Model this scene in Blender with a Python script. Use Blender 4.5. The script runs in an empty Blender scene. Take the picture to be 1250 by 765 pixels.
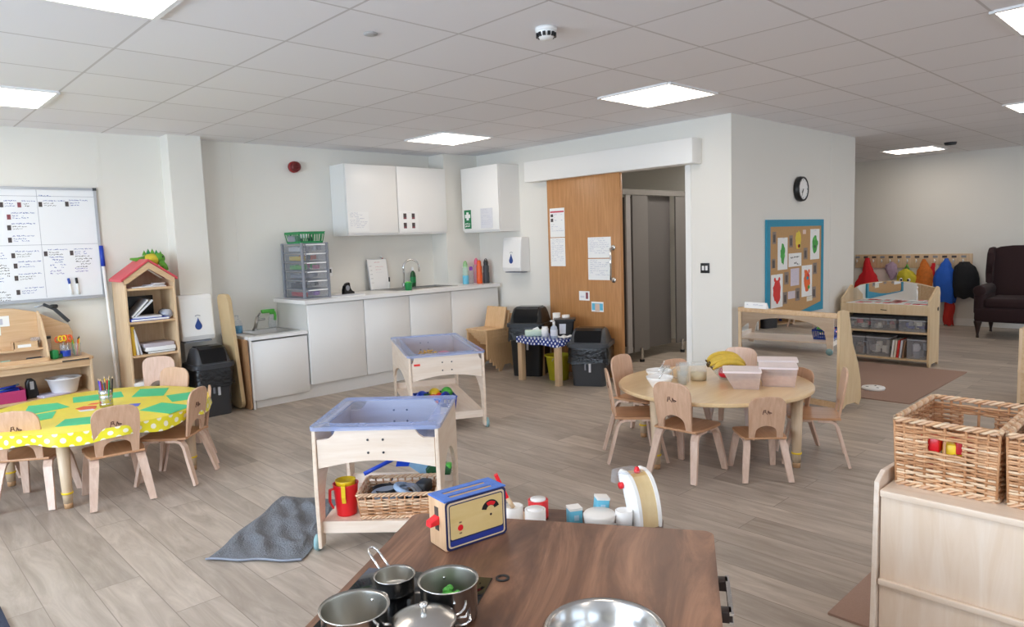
import bpy, bmesh, math, random
from mathutils import Vector, Matrix
from math import pi, sin, cos, radians, sqrt, atan2
random.seed(7)
SC = bpy.context.scene
COL = SC.collection

# ------------------------------------------------------------------ materials
def lin(h):
    h = h.lstrip('#')
    o = []
    for i in (0, 2, 4):
        c = int(h[i:i+2], 16) / 255
        o.append(c / 12.92 if c <= .04045 else ((c + .055) / 1.055) ** 2.4)
    return (o[0], o[1], o[2], 1)

def base(name):
    m = bpy.data.materials.new(name); m.use_nodes = True
    nt = m.node_tree
    return m, nt, nt.nodes['Principled BSDF']

def mat(name, col, rough=.5, metal=0., var=.06, scale=12., bump=0., bscale=60., trans=0., coat=0., alpha=1., sheen=0., spec=.5):
    m, nt, b = base(name); N, L = nt.nodes, nt.links
    c = lin(col)
    tc = N.new('ShaderNodeTexCoord'); no = N.new('ShaderNodeTexNoise'); no.inputs['Scale'].default_value = scale
    no.inputs['Detail'].default_value = 4
    L.new(tc.outputs['Object'], no.inputs['Vector'])
    mx = N.new('ShaderNodeMix'); mx.data_type = 'RGBA'
    mx.inputs['A'].default_value = tuple(x * (1 - var) for x in c[:3]) + (1,)
    mx.inputs['B'].default_value = tuple(min(1, x * (1 + var)) for x in c[:3]) + (1,)
    L.new(no.outputs['Fac'], mx.inputs['Factor'])
    L.new(mx.outputs['Result'], b.inputs['Base Color'])
    b.inputs['Roughness'].default_value = rough; b.inputs['Metallic'].default_value = metal
    b.inputs['Transmission Weight'].default_value = trans; b.inputs['Coat Weight'].default_value = coat
    b.inputs['Alpha'].default_value = alpha; b.inputs['Specular IOR Level'].default_value = spec
    if sheen: b.inputs['Sheen Weight'].default_value = sheen
    if bump:
        n2 = N.new('ShaderNodeTexNoise'); n2.inputs['Scale'].default_value = bscale; n2.inputs['Detail'].default_value = 5
        L.new(tc.outputs['Object'], n2.inputs['Vector'])
        bp = N.new('ShaderNodeBump'); bp.inputs['Strength'].default_value = bump; bp.inputs['Distance'].default_value = .01
        L.new(n2.outputs['Fac'], bp.inputs['Height']); L.new(bp.outputs['Normal'], b.inputs['Normal'])
    return m

def wood(name, c1, c2, axis='x', scale=3., rough=.45, stretch=14., coat=0., detail=5, dist=.6, c3=None):
    m, nt, b = base(name); N, L = nt.nodes, nt.links
    tc = N.new('ShaderNodeTexCoord'); mp = N.new('ShaderNodeMapping')
    s = [stretch] * 3; s['xyz'.index(axis)] = 1.
    mp.inputs['Scale'].default_value = s
    L.new(tc.outputs['Object'], mp.inputs['Vector'])
    no = N.new('ShaderNodeTexNoise'); no.inputs['Scale'].default_value = scale; no.inputs['Detail'].default_value = detail
    no.inputs['Distortion'].default_value = dist; no.inputs['Roughness'].default_value = .62
    L.new(mp.outputs['Vector'], no.inputs['Vector'])
    cr = N.new('ShaderNodeValToRGB'); e = cr.color_ramp.elements
    e[0].position, e[0].color = .3, lin(c1); e[1].position, e[1].color = .7, lin(c2)
    if c3:
        x = e.new(.5); x.color = lin(c3)
    L.new(no.outputs['Fac'], cr.inputs['Fac']); L.new(cr.outputs['Color'], b.inputs['Base Color'])
    b.inputs['Roughness'].default_value = rough; b.inputs['Coat Weight'].default_value = coat
    b.inputs['Coat Roughness'].default_value = .25
    return m

def clear(name, col, fac=.35, rough=.08):
    """thin clear plastic or glass sheet: tinted see-through mixed with a glossy skin"""
    m = bpy.data.materials.new(name); m.use_nodes = True
    nt = m.node_tree; N, L = nt.nodes, nt.links; b = N['Principled BSDF']
    b.inputs['Base Color'].default_value = lin(col); b.inputs['Roughness'].default_value = rough
    no = N.new('ShaderNodeTexNoise'); no.inputs['Scale'].default_value = 6
    mr = N.new('ShaderNodeMapRange'); mr.inputs['To Min'].default_value = fac * .85; mr.inputs['To Max'].default_value = min(1, fac * 1.15)
    L.new(no.outputs['Fac'], mr.inputs['Value'])
    t = N.new('ShaderNodeBsdfTransparent')
    c = lin(col); t.inputs['Color'].default_value = tuple(.5 + .5 * x for x in c[:3]) + (1,)
    mx = N.new('ShaderNodeMixShader'); L.new(mr.outputs['Result'], mx.inputs['Fac'])
    L.new(t.outputs['BSDF'], mx.inputs[1]); L.new(b.outputs['BSDF'], mx.inputs[2])
    L.new(mx.outputs['Shader'], N['Material Output'].inputs['Surface'])
    return m

def emit(name, col, s):
    m, nt, b = base(name)
    b.inputs['Emission Color'].default_value = lin(col); b.inputs['Emission Strength'].default_value = s
    b.inputs['Base Color'].default_value = lin(col)
    return m

def dots(name, bg, fg, pitch, rad, rough=.4, stag=True, check=None):
    """polka dots laid out in the cloth's own metric UV"""
    m, nt, b = base(name); N, L = nt.nodes, nt.links
    uv = N.new('ShaderNodeUVMap')
    def layer(off):
        mp = N.new('ShaderNodeMapping'); mp.inputs['Scale'].default_value = (1 / pitch,) * 3
        mp.inputs['Location'].default_value = (off, off, 0); L.new(uv.outputs['UV'], mp.inputs['Vector'])
        fr = N.new('ShaderNodeVectorMath'); fr.operation = 'FRACTION'; L.new(mp.outputs['Vector'], fr.inputs[0])
        sb = N.new('ShaderNodeVectorMath'); sb.operation = 'SUBTRACT'; L.new(fr.outputs['Vector'], sb.inputs[0]); sb.inputs[1].default_value = (.5, .5, 0)
        ml = N.new('ShaderNodeVectorMath'); ml.operation = 'MULTIPLY'; L.new(sb.outputs['Vector'], ml.inputs[0]); ml.inputs[1].default_value = (1, 1, 0)
        ln = N.new('ShaderNodeVectorMath'); ln.operation = 'LENGTH'; L.new(ml.outputs['Vector'], ln.inputs[0])
        lt = N.new('ShaderNodeMath'); lt.operation = 'LESS_THAN'; L.new(ln.outputs['Value'], lt.inputs[0]); lt.inputs[1].default_value = rad / pitch
        return lt
    a = layer(0.)
    out = a
    if stag:
        c = layer(.5); ad = N.new('ShaderNodeMath'); ad.operation = 'MAXIMUM'
        L.new(a.outputs[0], ad.inputs[0]); L.new(c.outputs[0], ad.inputs[1]); out = ad
    mx = N.new('ShaderNodeMix'); mx.data_type = 'RGBA'; mx.inputs['A'].default_value = lin(bg); mx.inputs['B'].default_value = lin(fg)
    L.new(out.outputs[0], mx.inputs['Factor']); L.new(mx.outputs['Result'], b.inputs['Base Color'])
    b.inputs['Roughness'].default_value = rough
    return m

# ------------------------------------------------------------------ mesh builder
class MB:
    def __init__(s):
        s.V, s.F, s.MI, s.SM, s.mats, s.UV = [], [], [], [], [], []
    def mi(s, m):
        if m not in s.mats: s.mats.append(m)
        return s.mats.index(m)
    def raw(s, vs, fs, m, sm=False, X=None, uv=None):
        o = len(s.V)
        s.V += [tuple(X @ Vector(v)) if X else tuple(v) for v in vs]
        s.UV += uv if uv else [(v[0], v[1]) for v in vs]
        k = s.mi(m)
        for f in fs:
            s.F.append(tuple(i + o for i in f)); s.MI.append(k); s.SM.append(sm)
        return s
    def frombm(s, bm, m, sm, X):
        bm.verts.index_update()
        s.raw([v.co.copy() for v in bm.verts], [[v.index for v in f.verts] for f in bm.faces], m, sm, X); bm.free()
        return s
    def box(s, c, d, m, rz=0., bev=0., X=None, seg=2):
        x, y, z = (i / 2 for i in d)
        vs = [(a * x, b * y, e * z) for e in (-1, 1) for b in (-1, 1) for a in (-1, 1)]
        fs = [(0, 2, 3, 1), (4, 5, 7, 6), (0, 1, 5, 4), (2, 6, 7, 3), (0, 4, 6, 2), (1, 3, 7, 5)]
        Y = Matrix.Translation(c) @ Matrix.Rotation(rz, 4, 'Z')
        if X: Y = X @ Y
        if bev <= 0: return s.raw(vs, fs, m, False, Y)
        bm = bmesh.new(); bv = [bm.verts.new(v) for v in vs]
        for f in fs: bm.faces.new([bv[i] for i in f])
        bmesh.ops.bevel(bm, geom=bm.edges[:], offset=min(bev, .49 * min(d)), segments=seg, profile=.5, affect='EDGES')
        return s.frombm(bm, m, seg > 1, Y)
    def b2(s, x0, x1, y0, y1, z0, z1, m, bev=0., X=None):
        return s.box(((x0 + x1) / 2, (y0 + y1) / 2, (z0 + z1) / 2), (abs(x1 - x0), abs(y1 - y0), abs(z1 - z0)), m, 0, bev, X)
    def prism(s, poly, a, b, plane, m, bev=0., X=None, sm=False):
        """polygon in a plane ('xy','xz','yz') pulled from a to b along the third axis"""
        def P(p, t):
            return {'xy': (p[0], p[1], t), 'xz': (p[0], t, p[1]), 'yz': (t, p[0], p[1])}[plane]
        n = len(poly); bm = bmesh.new()
        v0 = [bm.verts.new(P(p, a)) for p in poly]; v1 = [bm.verts.new(P(p, b)) for p in poly]
        caps = [bm.faces.new(v0), bm.faces.new(v1[::-1])]
        for i in range(n): bm.faces.new((v0[i], v0[(i + 1) % n], v1[(i + 1) % n], v1[i]))
        if bev > 0:
            es = list({e for f in caps for e in f.edges})
            bmesh.ops.bevel(bm, geom=es, offset=bev, segments=2, profile=.5, affect='EDGES')
        return s.frombm(bm, m, sm, X)
    def lathe(s, prof, m, n=24, c=(0, 0, 0), X=None, sm=True, sx=1., sy=1.):
        vs, rows = [], []
        for r, z in prof:
            if r <= 1e-6:
                rows.append([len(vs)]); vs.append((c[0], c[1], c[2] + z))
            else:
                rows.append(list(range(len(vs), len(vs) + n)))
                vs += [(c[0] + sx * r * cos(2 * pi * k / n), c[1] + sy * r * sin(2 * pi * k / n), c[2] + z) for k in range(n)]
        fs = []
        for A, B in zip(rows, rows[1:]):
            for k in range(n):
                j = (k + 1) % n
                if len(A) == 1 and len(B) == 1: break
                if len(A) == 1: fs.append((A[0], B[j], B[k]))
                elif len(B) == 1: fs.append((A[k], A[j], B[0]))
                else: fs.append((A[k], A[j], B[j], B[k]))
        return s.raw(vs, fs, m, sm, X)
    def cyl(s, c, r, h, m, n=20, X=None, r2=None):
        r2 = r if r2 is None else r2
        s.lathe([(0, 0), (r, 0)], m, n, c, X, False); s.lathe([(r, 0), (r2, h)], m, n, c, X, True); s.lathe([(r2, h), (0, h)], m, n, c, X, False)
        return s
    def tube(s, pts, r, m, n=8, closed=False, X=None, flat=1.):
        pts = [Vector(p) for p in pts]; k = len(pts)
        rs = r if isinstance(r, (list, tuple)) else [r] * k
        T = []
        for i in range(k):
            if closed: d = pts[(i + 1) % k] - pts[i - 1]
            else: d = pts[min(i + 1, k - 1)] - pts[max(i - 1, 0)]
            T.append(d.normalized() if d.length > 1e-9 else Vector((0, 0, 1)))
        u = T[0].orthogonal().normalized(); vs = []
        for i in range(k):
            u = (u - T[i] * u.dot(T[i]))
            u = u.normalized() if u.length > 1e-6 else T[i].orthogonal().normalized()
            w = T[i].cross(u)
            for j in range(n):
                a = 2 * pi * j / n
                vs.append(pts[i] + (u * cos(a) + w * sin(a) * flat) * rs[i])
        fs = []
        for i in range(k if closed else k - 1):
            a, b = i * n, ((i + 1) % k) * n
            for j in range(n): fs.append((a + j, a + (j + 1) % n, b + (j + 1) % n, b + j))
        if not closed:
            fs += [tuple(range(n))[::-1], tuple(range((k - 1) * n, k * n))]
        return s.raw(vs, fs, m, True, X)
    def strip(s, pts, w, t, side, m, X=None, ws=None):
        """rectangular bar bent along a path: w along 'side', t across"""
        pts = [Vector(p) for p in pts]; sd = Vector(side).normalized(); k = len(pts); vs = []
        for i in range(k):
            d = (pts[min(i + 1, k - 1)] - pts[max(i - 1, 0)]).normalized(); nn = d.cross(sd).normalized()
            ww = (ws[i] if ws else w) / 2
            for a, b in ((-1, -1), (1, -1), (1, 1), (-1, 1)): vs.append(pts[i] + sd * a * ww + nn * b * t / 2)
        fs = [(i * 4 + j, i * 4 + (j + 1) % 4, i * 4 + 4 + (j + 1) % 4, i * 4 + 4 + j) for i in range(k - 1) for j in range(4)]
        fs += [(3, 2, 1, 0), tuple(range(k * 4 - 4, k * 4))]
        return s.raw(vs, fs, m, False, X)
    def ball(s, c, r, m, n=16, X=None, sz=1., sx=1., sy=1.):
        k = max(6, n // 2)
        return s.lathe([(r * sin(pi * i / k), -r * sz * cos(pi * i / k)) for i in range(k + 1)], m, n, c, X, True, sx, sy)
    def grid(s, fn, nu, nv, m, sm=True, X=None, uvf=None):
        vs = [fn(i / nu, j / nv) for i in range(nu + 1) for j in range(nv + 1)]
        uv = [uvf(i / nu, j / nv) for i in range(nu + 1) for j in range(nv + 1)] if uvf else None
        fs = [(i * (nv + 1) + j, (i + 1) * (nv + 1) + j, (i + 1) * (nv + 1) + j + 1, i * (nv + 1) + j + 1) for i in range(nu) for j in range(nv)]
        return s.raw(vs, fs, m, sm, X, uv)
    def quad(s, p, m, X=None): return s.raw(p, [(0, 1, 2, 3)], m, False, X)
    def build(s, name, parent=None, loc=None, rz=0., fix=True):
        me = bpy.data.meshes.new(name)
        me.from_pydata([tuple(v) for v in s.V], [], s.F); me.update()
        for m in s.mats: me.materials.append(m)
        me.polygons.foreach_set('material_index', s.MI); me.polygons.foreach_set('use_smooth', s.SM)
        ul = me.uv_layers.new(name='UVMap')
        for lp in me.loops: ul.data[lp.index].uv = s.UV[lp.vertex_index]
        if fix:
            bm = bmesh.new(); bm.from_mesh(me); bmesh.ops.recalc_face_normals(bm, faces=bm.faces[:]); bm.to_mesh(me); bm.free()
        o = bpy.data.objects.new(name, me); COL.objects.link(o)
        if parent: o.parent = parent
        if loc is not None: o.location = loc
        o.rotation_euler = (0, 0, rz)
        return o

def tag(o, label, cat, group=None):
    o['label'] = label; o['category'] = cat
    if group: o['group'] = group
    return o
def thing(name, label, cat, loc=(0, 0, 0), rz=0., group=None, sc=1.):
    o = bpy.data.objects.new(name, None); COL.objects.link(o); o.empty_display_size = .1
    o.location = loc; o.rotation_euler = (0, 0, rz); o.scale = (sc,) * 3
    return tag(o, label, cat, group)
def part(name, mb, parent, label=None):
    o = mb.build(name, parent)
    if label: o['label'] = label
    return o
def solo(name, mb, label, cat, loc=(0, 0, 0), rz=0., group=None):
    return tag(mb.build(name, None, loc, rz), label, cat, group)
def struct(name, mb, parent=None):
    o = mb.build(name, parent)
    if not parent: o['kind'] = 'structure'
    return o
def dup(root, label, loc, rz=0., group=None, sc=None):
    r = root.copy(); COL.objects.link(r); r.location = loc; r.rotation_euler = (0, 0, rz)
    r['label'] = label
    if group: r['group'] = group
    if sc: r.scale = (sc,) * 3
    for ch in list(root.children):
        c = ch.copy(); COL.objects.link(c); c.parent = r
        for g in list(ch.children):
            d = g.copy(); COL.objects.link(d); d.parent = c
    return r
def arc(cx, cy, r, a0, a1, n, ry=None):
    ry = r if ry is None else ry
    return [(cx + r * cos(a0 + (a1 - a0) * i / n), cy + ry * sin(a0 + (a1 - a0) * i / n)) for i in range(n + 1)]
def rrect(x0, x1, y0, y1, r, n=5):
    return (arc(x1 - r, y1 - r, r, 0, pi / 2, n) + arc(x0 + r, y1 - r, r, pi / 2, pi, n) +
            arc(x0 + r, y0 + r, r, pi, 1.5 * pi, n) + arc(x1 - r, y0 + r, r, 1.5 * pi, 2 * pi, n))
def scrib(mb, o, du, dv, w, lines, gap, m, th=.3, fill=.75, seed=0, ln=(.10, .32), off=None):
    """illegible handwriting: rows of short strokes starting at o (top left)"""
    rnd = random.Random(seed); o, du, dv = Vector(o), Vector(du).normalized(), Vector(dv).normalized()
    if off: o = o + Vector(off)
    for k in range(lines):
        x = 0.; end = w * (rnd.uniform(.55, 1.) if lines > 1 else 1.)
        while x < end:
            l = w * rnd.uniform(*ln)
            if x + l > w: l = w - x
            if rnd.random() < fill and l > 0:
                p = o + du * x - dv * gap * k
                n = max(1, int(l / (gap * .30)))
                for q in range(n):
                    a = p + du * (l * q / n) + dv * gap * rnd.uniform(-.16, .16); b = a + du * (l / n * rnd.uniform(.5, .95))
                    t = dv * gap * th * rnd.uniform(.4, 1.15)
                    mb.quad([a, b, b + t, a + t], m)
            x += l + w * .04
    return mb
# ------------------------------------------------------------------ palette
WALL = mat('wall_paint', '#ebe8e0', .55, var=.015, scale=2)
WALLW = mat('white_trim', '#f3f2ee', .4, var=.01, scale=3)
CAB = mat('cabinet_white', '#f2f1ee', .3, var=.01, scale=3)
CABIN = mat('cabinet_edge', '#d9d7d2', .4, var=.02)
GAP = mat('shadow_gap', '#55534f', .8)
WHT = mat('white_plastic', '#f4f3f1', .3, var=.01)
PAPER = mat('paper_white', '#f5f5f3', .7, var=.015)
PAPERG = mat('paper_grey', '#dcdde3', .7, var=.02)
INKB = mat('ink_blue', '#3a55a8', .7); INKK = mat('ink_black', '#3a3a3c', .7); INKG = mat('ink_grey', '#a9adb6', .7)
INKP = mat('ink_purple', '#7a72b4', .7); INKPALE = mat('ink_pale', '#c3c6d3', .7)
INKR = mat('ink_red', '#c8324a', .6)
PHOTOK = mat('photo_print', '#4d4443', .4, var=.5, scale=60); PHOTOR = mat('photo_print_red', '#8d4a52', .4, var=.4, scale=60)
STEEL = mat('stainless', '#c9c8c6', .22, 1., var=.04, scale=5)
STEELM = mat('brushed_steel', '#b5b3b0', .35, 1., var=.05)
CHROME = mat('chrome', '#dedede', .08, 1., var=.01)
ALU = mat('aluminium', '#c4c6cb', .35, .8, var=.03)
MIRROR = mat('mirror_glass', '#f2f4f4', .015, 1., var=.004)
BLK = mat('black_plastic', '#1b1c1e', .35, var=.1); BLKM = mat('dark_grey_plastic', '#3a3c40', .45, var=.06)
BLKG = mat('gloss_black', '#121214', .16, var=.1, spec=.3); HOBG = mat('hob_glass', '#08080a', .05, var=.1, spec=.22)
BAG = mat('bin_bag', '#121315', .25, var=.2, bump=.6, bscale=40)
BLUE = mat('blue_plastic', '#1a3fb0', .35); BLUEB = mat('bright_blue_plastic', '#1d50d6', .3)
RED = mat('red_plastic', '#e0202a', .3); YEL = mat('yellow_plastic', '#f2cf28', .35); GRN = mat('green_plastic', '#178a4a', .4)
LIME = mat('lime_plastic', '#5cc04a', .4); ORG = mat('orange_plastic', '#ec5f25', .35); DGRN = mat('dark_green', '#20552f', .45)
PURP = mat('purple_plastic', '#8a3fb5', .35); PINK = mat('pink_plastic', '#ef6f96', .35); TEAL = mat('teal_card', '#2f94b4', .6)
AQUA = mat('aqua_paint', '#6cc0dc', .45, var=.05); LBLUE = mat('pale_blue_plastic', '#b6d8ee', .3)
CREAM = mat('cream', '#ece6d2', .5); GREYP = mat('grey_plastic', '#8d9098', .4)
# woods
BIRCH = wood('birch_ply', '#e2cdb8', '#f0e1d0', 'z', 2.5, .4, 10, .2)
BIRCHX = wood('birch_ply_x', '#e4cfba', '#f2e3d4', 'x', 2.5, .4, 10, .2)
BIRCHY = wood('birch_ply_y', '#e0c8b0', '#efddca', 'y', 2.5, .4, 10, .2)
BEECH = wood('chair_beech', '#c49a7c', '#d8b296', 'z', 3, .38, 14, .3)
BEECHS = wood('chair_seat_beech', '#b98760', '#cf9f78', 'y', 3, .38, 14, .3)
BEECHL = wood('chair_leg_beech', '#cfae98', '#e3c8b6', 'z', 3, .35, 14, .35)
TTOP = wood('table_maple', '#dcb988', '#ecd0a4', 'x', 2, .28, 9, .35)
TLEG = wood('table_leg', '#c8ad8c', '#dac3a6', 'z', 3, .4)
PINE = wood('pine', '#d3b28a', '#e4c9a6', 'z', 3, .45)
PINEX = wood('pine_x', '#cfa97f', '#e0c09a', 'x', 3, .45)
STK = wood('stack_chair_wood', '#d2a878', '#e2bd90', 'z', 3, .42)
OAKD = wood('oak_door', '#b07a48', '#c9935e', 'z', 2.2, .42, 16, .15, 6, 1.2, '#bd8652')
WALN = wood('walnut_top', '#4f3629', '#8a6650', 'v'.replace('v', 'x'), 1.5, .4, 9, .06, 7, 1.3, '#6d4d3c')
BLOND = wood('blond_panel', '#dfc6ac', '#ecdac8', 'z', 1.6, .45, 8, .15, 6, 1.4)
UNITW = wood('unit_wood', '#d4b68a', '#e4cca6', 'z', 1.6, .45, 8, .15, 6, 1.4)
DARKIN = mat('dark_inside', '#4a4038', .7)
CORK = mat('cork', '#c59c6c', .85, var=.12, scale=120)
ROOFR = mat('red_roof', '#d8505a', .45)
WICK = mat('wicker', '#d3a57c', .5, var=.22, scale=18); WICKL = mat('wicker_pale', '#e6c8a6', .5, var=.18, scale=18); WICKD = mat('wicker_dark', '#bd8a60', .55, var=.22, scale=18)
WICKP = mat('wicker_pinkish', '#dcb492', .5, var=.2, scale=22)
TUBB = clear('blue_tub_plastic', '#b8cbf2', .25, .12); TUBRIM = clear('blue_rim_plastic', '#bccdf6', .42, .08)
TUBC = clear('clear_tub_plastic', '#ccd4ee', .26, .15); CLR = clear('clear_plastic', '#f0f2f6', .16, .12)
GLASS = clear('thin_glass', '#f3f6f6', .16, .03); SMOKE = clear('smoke_drawer', '#dfe1e6', .13, .2)
FOOD = clear('food_box_plastic', '#f0e0da', .48, .3); LIDP = mat('food_lid', '#efe2e2', .45, var=.02)  # pink cast of the lighting is mixed into box and lid colour
CUBI = mat('cubicle_grey', '#6d6967', .4, var=.03); CUBD = mat('cubicle_dark', '#5a5655', .45, var=.03); CUBR = mat('cubicle_rail', '#86827f', .35, .4)
BROWNF = mat('armchair_fabric', '#2b1416', .9, var=.15, scale=50, sheen=.05, bump=.2, bscale=220)
DKWOOD = mat('dark_leg_wood', '#2a1712', .35)
RUGB = mat('brown_rug', '#a98b7c', .95, var=.12, scale=180, bump=.5, bscale=320)
TOWEL = mat('grey_towel', '#74777d', .95, var=.3, scale=70, bump=1., bscale=120)
HEM = mat('towel_hem', '#8d93a0', .9)
YCLOTH = dots('yellow_polka_cloth', '#eee231', '#f8f5dd', .074, .0145, .32)
BCLOTH = dots('blue_polka_cloth', '#17358c', '#f2f5fc', .050, .0108, .5)
YTOP = mat('yellow_cloth_top', '#f2e046', .3, var=.08, scale=30)
GPAP = mat('green_card', '#3fc48a', .55, var=.04)
SAND = mat('pasta', '#e2b860', .6, var=.2, scale=40)
ICE = mat('panel_frame', '#f2f2f2', .4)

# ------------------------------------------------------------------ floor and ceiling materials
def floor_mat():
    m, nt, b = base('floor_planks'); N, L = nt.nodes, nt.links
    tc = N.new('ShaderNodeTexCoord'); mp = N.new('ShaderNodeMapping'); mp.inputs['Rotation'].default_value = (0, 0, radians(90))
    mp.inputs['Location'].default_value = (.4, .07, 0)
    L.new(tc.outputs['Object'], mp.inputs['Vector'])
    br = N.new('ShaderNodeTexBrick'); br.offset = .37; br.inputs['Scale'].default_value = 1.
    br.inputs['Brick Width'].default_value = 1.22; br.inputs['Row Height'].default_value = .18
    br.inputs['Mortar Size'].default_value = .0022; br.inputs['Mortar Smooth'].default_value = .4; br.inputs['Bias'].default_value = 0.
    br.inputs['Color1'].default_value = (0, 0, 0, 1); br.inputs['Color2'].default_value = (1, 1, 1, 1); br.inputs['Mortar'].default_value = (.5, .5, .5, 1)
    L.new(mp.outputs['Vector'], br.inputs['Vector'])
    st = N.new('ShaderNodeMapping'); st.inputs['Scale'].default_value = (1.3, 9, 1)
    ad = N.new('ShaderNodeVectorMath'); ad.operation = 'ADD'
    sc = N.new('ShaderNodeVectorMath'); sc.operation = 'SCALE'; sc.inputs['Scale'].default_value = 7.
    L.new(br.outputs['Color'], sc.inputs[0]); L.new(mp.outputs['Vector'], ad.inputs[0]); L.new(sc.outputs['Vector'], ad.inputs[1])
    L.new(ad.outputs['Vector'], st.inputs['Vector'])
    no = N.new('ShaderNodeTexNoise'); no.inputs['Scale'].default_value = 1.6; no.inputs['Detail'].default_value = 7; no.inputs['Roughness'].default_value = .62; no.inputs['Distortion'].default_value = .8
    L.new(st.outputs['Vector'], no.inputs['Vector'])
    cr = N.new('ShaderNodeValToRGB'); e = cr.color_ramp.elements
    e[0].position, e[0].color = .28, lin('#96897c'); e[1].position, e[1].color = .72, lin('#c2b5a8')
    x = e.new(.5); x.color = lin('#ac9f92')
    L.new(no.outputs['Fac'], cr.inputs['Fac'])
    hs = N.new('ShaderNodeHueSaturation'); mr = N.new('ShaderNodeMapRange'); mr.inputs['To Min'].default_value = .86; mr.inputs['To Max'].default_value = 1.1
    L.new(br.outputs['Color'], mr.inputs['Value']); L.new(mr.outputs['Result'], hs.inputs['Value']); L.new(cr.outputs['Color'], hs.inputs['Color'])
    mx = N.new('ShaderNodeMix'); mx.data_type = 'RGBA'; mx.inputs['B'].default_value = lin('#877b70')
    L.new(br.outputs['Fac'], mx.inputs['Factor']); L.new(hs.outputs['Color'], mx.inputs['A'])
    L.new(mx.outputs['Result'], b.inputs['Base Color'])
    b.inputs['Roughness'].default_value = .42
    bp = N.new('ShaderNodeBump'); bp.inputs['Strength'].default_value = .12; bp.inputs['Distance'].default_value = .004
    L.new(no.outputs['Fac'], bp.inputs['Height']); L.new(bp.outputs['Normal'], b.inputs['Normal'])
    return m
def ceil_mat():
    m, nt, b = base('ceiling_tiles'); N, L = nt.nodes, nt.links
    tc = N.new('ShaderNodeTexCoord'); mp = N.new('ShaderNodeMapping'); mp.inputs['Location'].default_value = (-1.085 + 6, -3.903 + 9, 0)
    L.new(tc.outputs['Object'], mp.inputs['Vector'])
    br = N.new('ShaderNodeTexBrick'); br.offset = 0.; br.inputs['Scale'].default_value = 1.; br.inputs['Brick Width'].default_value = .6; br.inputs['Row Height'].default_value = .6
    br.inputs['Mortar Size'].default_value = .0075; br.inputs['Mortar Smooth'].default_value = .25
    for k, c in (('Color1', '#f2f1f4'), ('Color2', '#eeedf0'), ('Mortar', '#cfcccd')): br.inputs[k].default_value = lin(c)
    L.new(mp.outputs['Vector'], br.inputs['Vector']); L.new(br.outputs['Color'], b.inputs['Base Color'])
    no = N.new('ShaderNodeTexNoise'); no.inputs['Scale'].default_value = 300; L.new(tc.outputs['Object'], no.inputs['Vector'])
    bp = N.new('ShaderNodeBump'); bp.inputs['Strength'].default_value = .15; bp.inputs['Distance'].default_value = .002
    L.new(no.outputs['Fac'], bp.inputs['Height']); L.new(bp.outputs['Normal'], b.inputs['Normal'])
    b.inputs['Roughness'].default_value = .8
    return m

# ------------------------------------------------------------------ the room
CZ = 2.412; BY = 6.62; DX = 5.56; CY_ = 3.07; FX = 11.35; RX = -2.6; RY = -2.8; HC = 1.403
struct('floor', MB().b2(RX - .1, FX + .1, RY - .1, BY + .1, -.06, 0, floor_mat()))
struct('ceiling', MB().b2(RX - .1, FX + .1, RY - .1, BY + .1, CZ, CZ + .05, ceil_mat()))
struct('wall_back', MB().b2(RX, DX + .1, BY, BY + .1, 0, CZ, WALL))
struct('wall_pilaster', MB().b2(2.135, 2.411, 6.42, BY, 0, CZ, WALL))
struct('wall_corner_column', MB().b2(5.06, DX, 6.35, BY, 0, CZ, WALL))
# door wall with an opening Y 3.50..4.62, Z 0..2.06
w = MB(); w.b2(DX, DX + .1, 4.62, BY, 0, CZ, WALL); w.b2(DX, DX + .1, CY_, 3.50, 0, CZ, WALL); w.b2(DX, DX + .1, 3.50, 4.62, 2.06, CZ, WALL)
struct('wall_doorway', w)
struct('wall_clock', MB().b2(DX + .1, 8.28, CY_, CY_ + .1, 0, CZ, WALL))
struct('wall_inner', MB().b2(8.18, 8.28, CY_ + .1, BY, 0, CZ, WALL))
struct('wall_toilet_back', MB().b2(DX + .1, 8.18, BY, BY + .1, 0, CZ, WALL))
struct('wall_alcove', MB().b2(8.28, FX, BY, BY + .1, 0, CZ, WALL))
struct('wall_far', MB().b2(FX, FX + .1, RY, BY, 0, CZ, WALL))
# walls behind the camera, with daylight windows
FR = MB(); wins = [(-1.9, .1), (.6, 2.6), (4.2, 6.2), (7.4, 9.4)]
FR.b2(RX, FX, RY - .1, RY, 0, .75, WALL); FR.b2(RX, FX, RY - .1, RY, 2.15, CZ, WALL)
xs = [RX] + [v for q in wins for v in q] + [FX]
for a, b in zip(xs[::2], xs[1::2]): FR.b2(a, b, RY - .1, RY, .75, 2.15, WALL)
struct('wall_front', FR)
LF = MB(); lw = [(.2, 2.4), (3.0, 5.2)]
LF.b2(RX - .1, RX, RY, BY, 0, .75, WALL); LF.b2(RX - .1, RX, RY, BY, 2.15, CZ, WALL)
ys = [RY] + [v for q in lw for v in q] + [BY]
for a, b in zip(ys[::2], ys[1::2]): LF.b2(RX - .1, RX, a, b, .75, 2.15, WALL)
struct('wall_left', LF)
PANE = clear('window_glass', '#f4f8fb', .08, .02)
def window(n, x0, x1, side):
    f = MB()
    def bx(a0, a1, z0, z1, t0=.02, t1=.07, mm=WALLW, o=None):
        o = o or f
        if side == 'y': o.b2(a0, a1, RY - t1, RY - t0, z0, z1, mm)
        else: o.b2(RX - t1, RX - t0, a0, a1, z0, z1, mm)
    bx(x0, x1, .75, .81); bx(x0, x1, 2.09, 2.15); mid = (x0 + x1) / 2
    for a in (x0, mid - .03, x1 - .06): bx(a, a + .06, .81, 2.09)
    o = struct('window_%d' % n, f)
    for a, b in ((x0 + .06, mid - .03), (mid + .03, x1 - .06)):
        g = MB(); bx(a, b, .81, 2.09, .042, .048, PANE, g); part('pane', g, o)
k = 0
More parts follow.
